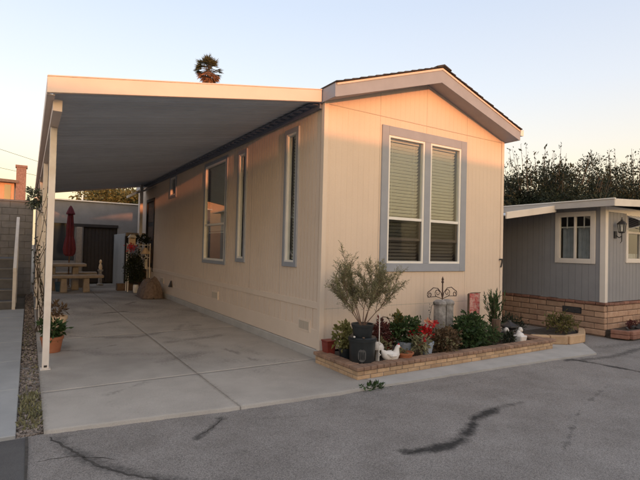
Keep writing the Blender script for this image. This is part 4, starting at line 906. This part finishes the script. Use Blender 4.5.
# bare vine climbing the posts
t = thing('climbing_vine', 'bare dark vine winding up the second carport post', 'vine', (-3.36, 4.0, 0))
mb = MB(); lc = []
for k in range(7):
    pts = []; zt = random.uniform(1.3, 2.7); a0 = random.uniform(0, 6)
    for i in range(26):
        f = i/25; z = f*zt; r = .075+.05*math.sin(f*9+k)+.03*f; pts.append((-3.30+r*math.cos(a0+f*7+.5*math.sin(5*f+k))*.8-.02, 3.95+r*1.2*math.sin(a0+f*7)-.02, z))
        if i % 2 == 0 and z > .5: lc += [np.array(pts[-1])+.03*rng.normal(size=3) for _ in range(2)]
    mb.tube(pts, [.009*(1-.6*i/25) for i in range(26)], 5)
mb.build('stem', 'bark', t); leaves('foliage', np.array(lc), .045, 'leaf_dark', t, .45)
t = thing('hanging_plant', 'grey green plant hanging from the carport edge by the third post', 'plant', (-3.40, 6.6, 2.45))
mb = MB(); pot(mb, (-3.40, 6.6), .07, .10, 2.36, .13); mb.build('pot', 'bin_black', t, smooth=True)
MB().tube([(-3.32, 6.6, 3.105), (-3.40, 6.6, 2.80)], .004, 4).tube([(-3.40, 6.6, 2.80), (-3.30, 6.6, 2.49)], .003, 4).tube([(-3.40, 6.6, 2.80), (-3.50, 6.6, 2.49)], .003, 4).build('hanger', 'black_iron', t)
P_, d_ = bush_pts(420, (-3.40, 6.6, 2.56), (.16, .18, .24)); leaves('foliage', P_, .08, 'leaf_grey', t, .35, dirs=d_+np.array([0, 0, -.2]), spread=.5)
# picnic table, benches, umbrella
t = thing('picnic_table', 'stone picnic table under the closed red umbrella', 'table', (-2.5, 12.0, 0))
MB().box(-3.15, -1.85, 11.65, 12.4, .79, .89).build('tabletop', 'table_stone', t, bevel=.02)
for x0 in (-2.95, -2.27): MB().hexa([(x0, 11.85, 0.003), (x0+.22, 11.85, 0.003), (x0+.22, 12.2, 0.003), (x0, 12.2, 0.003), (x0+.02, 11.8, .789), (x0+.20, 11.8, .789), (x0+.20, 12.25, .789), (x0+.02, 12.25, .789)]).build('leg', 'table_stone', t, bevel=.02)
for yb, lab in ((10.98, 'stone bench on the driveway side of the picnic table'), (12.75, 'stone bench behind the picnic table')):
    t = thing('stone_bench', lab, 'bench', (-2.2, yb+.2, 0))
    MB().box(-3.1, -1.40, yb, yb+.38, .45, .55).build('seat', 'table_stone', t, bevel=.02)
    for x0 in (-2.64, -2.0): MB().hexa([(x0, yb+.04, .003), (x0+.2, yb+.04, .003), (x0+.2, yb+.34, .003), (x0, yb+.34, .003), (x0+.02, yb+.06, .449), (x0+.18, yb+.06, .449), (x0+.18, yb+.32, .449), (x0+.02, yb+.32, .449)]).build('leg', 'table_stone', t, bevel=.015)
t = thing('patio_umbrella', 'closed dark red patio umbrella standing at the picnic table', 'umbrella', (-2.32, 12.55, 0))
cu = (-2.32, 12.55)
MB().lathe([(.022, .06), (.022, 2.86)], cu, 10).build('pole', 'wood_brown', t)
MB().lathe([(.24, .003), (.24, .05), (.06, .06), (.05, .12)], cu, 16).build('base', 'table_stone', t)
MB().lathe([(.10, 1.12), (.155, 1.20), (.175, 1.36), (.145, 1.62), (.105, 1.80), (.10, 1.95), (.105, 2.1), (.085, 2.4), (.075, 2.55)], cu, 48, star=.16, nstar=8).build('canopy', 'umbrella_red', t)
MB().lathe([(.11, 2.551), (.13, 2.58), (.07, 2.75), (.03, 2.84), (.001, 2.85)], cu, 32, star=.1, nstar=8).build('canopy_cap', 'umbrella_red', t)
MB().lathe([(.118, 1.83), (.120, 1.86)], cu, 20).build('strap', 'umbrella_red', t)
# blue bucket under the table
t = thing('bucket', 'dark blue bucket under the picnic table', 'bucket', (-2.65, 11.65, 0)); mb = MB(); pot(mb, (-2.62, 11.55), .11, .15, .003, .3); mb.build('bucket_body', 'bucket_blue', t, smooth=True)
# back building closing the carport
bb = thing('back_building', 'grey flat roofed building with a dark doorway at the end of the carport', 'building', (0, 14.5, 0))
YB = 14.6
MB().box(-3.30, -2.75, YB, YB+.2, 0, 3.20).box(-2.75, -2.02, YB, YB+.2, 2.33, 3.20).box(-1.72, -.5, YB, YB+.2, 2.28, 3.20).box(-2.02, -1.72, YB+.001, YB+.2, 0, 3.20).box(-.5, 5.0, YB, YB+.2, 0, 3.20).box(-2.75, -2.02, YB, YB+.2, 0, .9).build('wall', 'back_wall', bb)
MB().box(-3.4, 5.1, YB-.06, YB+3.2, 3.201, 3.245).build('roof_edge', 'post_white', bb)
MB().box(-3.3, 5.0, YB+3, YB+3.15, 0, 3.2).box(-3.3, -3.15, YB+.2, YB+3, 0, 3.2).box(4.85, 5.0, YB+.2, YB+3, 0, 3.2).build('wall', 'back_wall', bb)
MB().box(-2.06, -.48, YB-.05, YB-.001, 2.22, 2.33).build('lintel', 'dark_brown', bb)
MB().box(-1.98, -1.78, YB-.22, YB-.02, .003, 2.2).build('porch_post', 'table_stone', bb, bevel=.01)
mb = MB(); mb.box(-1.70, -.52, YB+.08, YB+.13, .02, 2.24); d = mb.build('gate', 'dark_brown', bb)
for i in range(9): MB().box(-1.68+i*.13, -1.58+i*.13, YB+.06, YB+.079, .05, 2.2).build('gate_slat', 'dark_brown', d)
MB().box(-2.74, -2.03, YB+.12, YB+.16, .901, 2.329).build('dark_window', 'far_glass', bb)
MB().tube([(-1.75, YB+.6, 3.24), (-1.75, YB+.6, 3.50)], .03, 8).build('vent_pipe', 'white_vinyl', bb)
# low ornament in the doorway
t = thing('garden_statue', 'small pale statue on a pedestal before the dark doorway', 'statue', (-1.2, 13.6, 0))
MB().lathe([(.12, .003), (.12, .06), (.07, .1), (.06, .5), (.1, .56), (.1, .6)], (-1.2, 13.6), 12).build('pedestal', 'stone_grey', t)
MB().lathe([(.05, .601), (.07, .68), (.05, .78), (.03, .83), (.05, .88), (.04, .95), (.001, .98)], (-1.2, 13.6), 12).build('figure', 'lampshade', t, smooth=True)
# white porch screen: side wall, top rail
pf = thing('porch_screen', 'pale porch half wall with top rail beside the entry door', 'porch', (-.55, 12.5, 0))
MB().box(-.66, -.58, 11.7, 14.3, .003, 1.95).build('side_wall', 'concrete_grey', pf, bevel=.004)
MB().box(-.68, .0-.05, 11.58, 11.695, 1.86, 1.98).build('top_rail', 'table_stone', pf, bevel=.004)
MB().box(-.69, -.55, 11.55, 11.699, .003, 1.859).build('rail_post', 'dark_brown', pf)
MB().box(-.05, -.0145, 11.58, 11.695, .05, 1.98).build('rail_post', 'post_white', pf)
# rack with ornaments
rk = thing('plant_rack', 'white metal plant rack standing before the porch screen', 'rack', (-.3, 10.9, 0))
for x0, y0 in ((-.72, 10.75), (-.72, 11.1), (-.05, 10.75), (-.05, 11.1)): MB().box(x0, x0+.03, y0, y0+.03, .003, 1.62).build('rack_post', 'post_white', rk)
for z in (.35, .75, 1.13, 1.55): MB().box(-.72, -.02, 10.76, 11.12, z, z+.02).build('shelf', 'post_white', rk)
shrub('rack_plant', 'dense dark green plant filling the left of the white rack', (-.50, 10.72, .75), (.28, .12, .55), 2200, .07, 'leaf_dark', stem_z=.37, aspect=.5)
shrub('top_plant', 'dark trailing plant on the top of the white rack', (-.30, 10.9, 1.72), (.3, .15, .16), 500, .07, 'leaf_dark', stem_z=1.572, aspect=.4)
fc = [np.array([-.66, 10.62, 1.48])+np.array([.08, .05, .06])*rng.normal(size=3) for _ in range(120)]
t = thing('red_blooms', 'red blooms on the left of the rack below the white lantern', 'flowers', (-.66, 10.62, 1.42)); leaves('petals', np.array(fc), .05, 'petal_red', t, .7)['kind'] = 'stuff'; MB().tube([(-.62, 10.72, 1.14), (-.66, 10.63, 1.45)], .008, 5).build('stem', 'stem', t)
t = thing('white_lantern', 'cream birdhouse shaped lantern on top of the rack', 'lantern', (-.60, 10.85, 1.57))
MB().box(-.70, -.50, 10.76, 10.94, 1.571, 1.80).build('lantern_body', 'lampshade', t, bevel=.01)
MB().hexa([(-.73, 10.73, 1.8005), (-.47, 10.73, 1.8005), (-.47, 10.97, 1.8005), (-.73, 10.97, 1.8005), (-.66, 10.8, 1.90), (-.54, 10.8, 1.90), (-.54, 10.9, 1.90), (-.66, 10.9, 1.90)]).build('lantern_roof', 'white_vinyl', t)
MB().box(-.66, -.54, 10.752, 10.7605, 1.83-.06, 1.79).build('opening', 'black_iron', t)
t = thing('table_lamp', 'small lamp with cream pleated shade on the white rack', 'lamp', (.0-.16, 10.85, 1.15))
MB().lathe([(.07, 1.151), (.06, 1.17), (.03, 1.2), (.03, 1.26)], (-.16, 10.85), 14).build('base', 'white_glaze', t, smooth=True)
MB().lathe([(.16, 1.2605), (.155, 1.29), (.06, 1.46), (.055, 1.47)], (-.16, 10.85), 32, star=.03, nstar=12).build('lamp_shade', 'lampshade', t)
t = thing('angel_figurine', 'small white figurine on the middle shelf of the rack', 'figurine', (-.13, 10.85, .77))
MB().lathe([(.075, .771), (.05, .88), (.06, .95), (.03, 1.0), (.042, 1.04), (.03, 1.08), (.001, 1.09)], (-.13, 10.85), 14).build('figure', 'white_glaze', t, smooth=True)
# white jars by the tarp
for lab, c, r, h in (('white jar with black lid beneath the rack plant', (-.52, 10.4, .003), .085, .30), ('white jar with dark spots standing before the brown tarp', (-.42, 8.95, .003), .08, .29)):
    t = thing('white_jar', lab, 'jar', c); MB().lathe([(r*.8, .003), (r, .03), (r, h*.8), (r*.75, h*.9)], c[:2], 18).build('jar_body', 'white_glaze', t, smooth=True)
    MB().lathe([(r*.85, h*.901), (r*.85, h), (.001, h+.01)], c[:2], 18).build('lid', 'bin_black', t, smooth=True)
# brown tarp draped over a low heap
me, X, Y = grid_mesh('tarp', -.39-.33*np.cos(np.linspace(0, math.pi, 60)), 8.95-.65*np.cos(np.linspace(0, math.pi, 90)), 0)
u = (X+.39)/.33; v = (Y-8.95)/.65; rr_ = (np.abs(u)**2.3+np.abs(v)**2.3)**(1/2.3)*(1+.07*wob(X, Y, 5, .3)); H_ = .52*np.clip(1-rr_**2.4, 0, 1)**.6*(1-.2*v-.10*u)
H_ = H_*(1+.10*wob(X, Y, 8, .4))+.03*wob(X, Y, 17, 1.)*np.clip(H_*4, 0, 1)+.012*wob(X, Y, 40, 2)*np.clip(H_*5, 0, 1)
me.vertices.foreach_set('co', np.stack([X, Y, np.maximum(H_, 0)+.012], -1).reshape(-1).astype(np.float32)); me.shade_smooth()
tag(obj('tarp_heap', me, 'tarp_brown'), 'brown tarp draped over a low heap against the side wall', 'tarp')
# steps under the tarp's far side (entry steps)
t = thing('entry_steps', 'wooden entry steps up to the dark door behind the rack', 'steps', (-.4, 11.2, 0))
for i in range(3): MB().box(-.95+.3*i+.0, -.05, 11.25, 11.55, .003+.24*i, .24*(i+1)-.004).build('step', 'wood_brown', t)

# ================================================================== LEFT BACKGROUND
ls = thing('stairway', 'dark painted steps rising behind the left walkway', 'steps', (-4.3, 7.6, 0))
for i in range(5): MB().box(-5.2, -3.80, 7.28+i*.36, 7.28+i*.36+(.36 if i < 4 else 1.5), -.05, .235*(i+1)-.045).build('step', 'step_paint', ls, bevel=.008)
for i in range(5): MB().box(-5.2, -3.798, 7.262+i*.36, 7.279+i*.36, .235*(i+1)-.075, .235*(i+1)-.043).build('nosing', 'step_edge', ls)
hr = thing('handrail', 'white wooden handrail beside the dark steps', 'handrail', (-3.77, 7.25, 0))
MB().hexa([(-3.80, 7.18, .86), (-3.73, 7.18, .86), (-3.73, 9.0, 2.12), (-3.80, 9.0, 2.12), (-3.80, 7.18, .96), (-3.73, 7.18, .96), (-3.73, 9.0, 2.22), (-3.80, 9.0, 2.22)]).build('rail', 'rail_white', hr, bevel=.006)
for yy, zz in ((7.2, .0), (8.0, 0.0), (8.9, 0.0)):
    MB().box(-3.798, -3.732, yy, yy+.07, -.03, .86+(yy-7.18)*.692+.02).build('rail_post', 'rail_white', hr, bevel=.004)
bwl = thing('block_wall', 'tall grey concrete block wall behind the steps', 'wall', (-5, 11.2, 0))
bk = brick_mesh('wall_block', .392, .2, .193, .006)
for r in range(14):
    x0 = -3.42-(.2 if r % 2 else 0)
    if r % 2: o = part_at('block', bk, 'block_grey', bwl, (-3.52, 11.2, -.02+r*.2)); o.scale.x = .49
    while x0 > -8.2: part_at('block', bk, 'block_grey', bwl, (x0-.2, 11.2, -.02+r*.2)); x0 -= .4
MB().box(-8.3, -3.44, 11.12, 11.28, -.1, 2.77).build('mortar', 'mortar_grey', bwl)
MB().box(-8.4, -3.40, 11.08, 11.32, 2.78, 2.83).build('cap', 'block_grey', bwl)
fh = thing('orange_house', 'orange stuccoed house with brick chimney beyond the block wall', 'house', (-6.5, 26, 0))
MB().box(-10, -4.3, 25.5, 30, -.1, 4.85).build('wall', 'stucco_orange', fh)
mb = MB(); mb.hexa([(-10.3, 25.1, 4.95), (-4.1, 25.1, 4.851), (-4.1, 30, 4.851), (-10.3, 30, 4.95), (-10.3, 25.1, 5.2), (-4.1, 25.1, 5.0), (-4.1, 30, 5.0), (-10.3, 30, 5.2)]); mb.build('roof', 'far_roof', fh)
MB().box(-4.22, -3.75, 25.2, 25.8, -.1, 5.75).build('chimney', 'chimney_brick', fh)
MB().box(-4.27, -3.70, 25.15, 25.85, 5.751, 5.87).build('chimney_cap', 'chimney_brick', fh)
MB().box(-4.75, -4.45, 25.46, 25.499, 3.9, 4.75).build('window', 'far_glass', fh)
for lab, a, b in (('upper overhead power line crossing the sky at the left', (-14, 30, 9.9), (10, 34, 4.5)), ('lower overhead power line crossing the sky at the left', (-14, 30, 7.7), (10, 34, 5.0))):
    mb = MB(); pts = [(a[0]+(b[0]-a[0])*f, a[1]+(b[1]-a[1])*f, a[2]+(b[2]-a[2])*f-1.2*f*(1-f)) for f in np.linspace(0, 1, 24)]
    tag(mb.tube(pts, .012, 5).build('power_line', 'wire_black'), lab, 'power line')

# ================================================================== TREES
def tree(name, label, base, height, rad, nl, size, material, shoots=0, group=None, limbs=11, trunk_r=.16, squash=.8, aspect=.4, crown_z=None):
    t = thing(name, label, 'tree', base, group); mb = MB(); b = Vector(base); cz_ = crown_z or height*.58
    mb.tube([b+Vector((0, 0, -.1)), b+Vector((.1, .05, cz_*.4)), b+Vector((0, .1, cz_*.75))], [trunk_r, trunk_r*.8, trunk_r*.55], 9)
    ends = []
    for k in range(limbs):
        a = 2*math.pi*k/limbs+random.uniform(-.3, .3); rr = rad*random.uniform(.45, .95); e = b+Vector((rr*math.cos(a), rr*math.sin(a), cz_+(height-cz_)*(math.sqrt(max(.02, 1-(rr/rad)**2))*random.uniform(.25, 1.0)-.22)))
        s0_ = b+Vector((0, 0, cz_*random.uniform(.45, .72))); m_ = s0_.lerp(e, .5)+Vector((random.uniform(-.2, .2), random.uniform(-.2, .2), .25)); mb.tube([s0_, m_, e], [trunk_r*.4, trunk_r*.25, trunk_r*.06], 6)
        ends += [e, m_]
        for _ in range(4):
            e2 = m_.lerp(e, random.random())+Vector((random.gauss(0, .19)*rad, random.gauss(0, .19)*rad, random.uniform(-.15, .25)*(height-cz_))); mb.tube([m_.lerp(e, .4), e2], [trunk_r*.12, trunk_r*.03], 4); ends.append(e2)
    LC = []; LD = []; hz = height-cz_
    ends = [e for e in ends]
    per = nl//len(ends)
    for e in ends:
        r_ = rad*random.uniform(.16, .3); p = rng.normal(size=(per, 3)); p = p/np.linalg.norm(p, axis=1)[:, None]*(rng.random((per, 1))**.45)*r_
        q = np.array(e)+p*np.array([1, 1, squash]); LC.append(q); LD.append(p/r_+np.array([0, 0, .5]))
    for k in range(shoots):
        a = random.uniform(0, 6.28); rr = rad*math.sqrt(random.random())*.95; top = math.sqrt(max(0, 1-(rr/rad)**2)); s0_ = b+Vector((rr*math.cos(a), rr*math.sin(a), cz_+hz*.45*top)); ln = random.uniform(.3, .6)*hz*(.5+top*.6)
        d = Vector((math.cos(a)*.35*rr/rad+random.uniform(-.15, .15), math.sin(a)*.35*rr/rad, 1)).normalized(); e = s0_+d*ln; mb.tube([s0_, e], [.014, .005], 4); nn = 26
        f = rng.random(nn); LC.append(np.array(s0_)+np.outer(f*ln, np.array(d))+.05*rng.normal(size=(nn, 3))); LD.append(np.tile(np.array(d), (nn, 1)))
    mb.build('trunk', 'bark', t); leaves('crown', np.concatenate(LC), size, material, t, aspect, dirs=np.concatenate(LD), spread=.8); return t
tree('dark_tree', 'dark bushy tree rising behind the grey home next to the gable', (15.1, 6.2, 0), 6.2, 2.5, 44000, .105, 'leaf_dark', shoots=60, trunk_r=.2, crown_z=3.5, limbs=18)
tree('dark_tree', 'dark tree with tall bare shoots behind the grey home above the lantern', (23.6, 6.4, 0), 7.2, 3.3, 48000, .115, 'leaf_dark', shoots=64, trunk_r=.2, crown_z=3.8, limbs=18)
tree('olive_tree', 'yellowish olive tree behind the back building roof', (.9, 20.5, 0), 5.0, 2.5, 14000, .16, 'leaf_hedge', shoots=30, trunk_r=.17, crown_z=3.9)
# fan palm
pt = thing('fan_palm', 'tall fan palm with brown skirt rising above the carport roof', 'palm tree', (11.4, 40, 0))
pc = Vector((11.4, 40, 19.4))
MB().tube([(11.4, 40, -.1), (11.5, 40, 6), (11.45, 40, 13), (11.4, 40, 19.4)], [.32, .24, .2, .22], 12).build('trunk', 'bark', pt)
lcg, ldg, lcd, ldd = [], [], [], []; mb = MB()
for k in range(96):
    a = random.uniform(0, 6.283); el = random.uniform(-.9, 1.45) if k < 66 else random.uniform(-1.4, -.5); d = Vector((math.cos(a)*math.cos(el), math.sin(a)*math.cos(el), math.sin(el)))
    ln = random.uniform(.75, 1.05) if el > -.4 else random.uniform(.6, .95); hub = pc+d*ln; mb.tube([pc, hub], [.03, .015], 4); side = d.cross(Vector((0, 0, 1))).normalized(); upv = side.cross(d)
    for j in range(22):
        an = (j/21-.5)*2.7; bd = d*math.cos(an)+side*math.sin(an)-Vector((0, 0, .25)); tgt = (lcd, ldd) if el < -.15 else (lcg, ldg)
        tgt[0].append(np.array(hub)); tgt[1].append(np.array(bd))
mb.build('stalks', 'bark', pt)
leaves('green_fronds', np.array(lcg), .62, 'frond', pt, .10, dirs=np.array(ldg), spread=.05, jitter=.15)
leaves('dead_fronds', np.array(lcd), .55, 'frond_dead', pt, .11, dirs=np.array(ldd), spread=.07, jitter=.2)

lh = thing('left_shade_home', 'cream home up the dark steps, added unseen to shade the carport from the left', 'house', (-9, 6, 0))  # home inferred from the steps; added unseen to darken the carport
MB().box(-12, -5.75, 1.2, 20, -.1, 3.5).build('wall', 'far_house', lh)
for k in range(3): MB().box(-5.749, -5.72, 3.2+k*4, 4.6+k*4, 1.6, 2.8).build('window', 'far_glass', lh); MB().box(-5.7495, -5.70, 3.1+k*4, 4.7+k*4, 2.801, 2.9).build('window_trim', 'white_vinyl', lh)
MB().hexa([(-12.3, .8, 3.501), (-5.4, .8, 3.501), (-5.4, 20.4, 3.501), (-12.3, 20.4, 3.501), (-9, .8, 4.5), (-8.9, .8, 4.5), (-8.9, 20.4, 4.5), (-9, 20.4, 4.5)]).build('roof', 'far_roof', lh)

# ================================================================== ACROSS THE STREET (behind the camera: shades the sun, reflects in the glass)
for i, (x0, x1, h, lab, c_) in enumerate(((-17.5, -8.2, 3.64, 'tan mobile home across the street with a low roof', 'far_house'), (-8.0, 2.9, 3.64, 'cream mobile home directly across the street', 'cream_siding'), (3.1, 14, 3.60, 'grey mobile home across the street', 'neighbor_grey'))):
    t = thing('opposite_home', lab, 'house', ((x0+x1)/2, -15, 0)); y0, y1 = -22, -13.5
    MB().box(x0+.2, x1-.2, y0, y1, -.1, h-.45).build('wall', c_, t)
    mb = MB(); xm = (x0+x1)/2; ym = (y0+y1)/2
    mb.hexa([(x0, y0-.3, h-.449), (x1, y0-.3, h-.449), (x1, y1+.3, h-.449), (x0, y1+.3, h-.449), (x0, ym-.1, h+.25), (x1, ym-.1, h+.25), (x1, ym+.1, h+.25), (x0, ym+.1, h+.25)]); mb.build('roof', 'far_roof', t)
    for k in range(3):
        xa = x0+1+(x1-x0-2)*(k+.5)/3; MB().box(xa-.6, xa+.6, y1+.001, y1+.03, 1.2, 2.4).build('window', 'far_glass', t); MB().box(xa-.7, xa+.7, y1+.0005, y1+.02, 2.401, 2.5).build('window_trim', 'white_vinyl', t)
tree('street_tree', 'leafy tree standing behind the homes across the street', (12.5, -26, 0), 6.5, 3.0, 6000, .22, 'leaf_hedge', shoots=10, trunk_r=.2)
for o in bpy.data.objects:
    if '_p' in o: del o['_p']
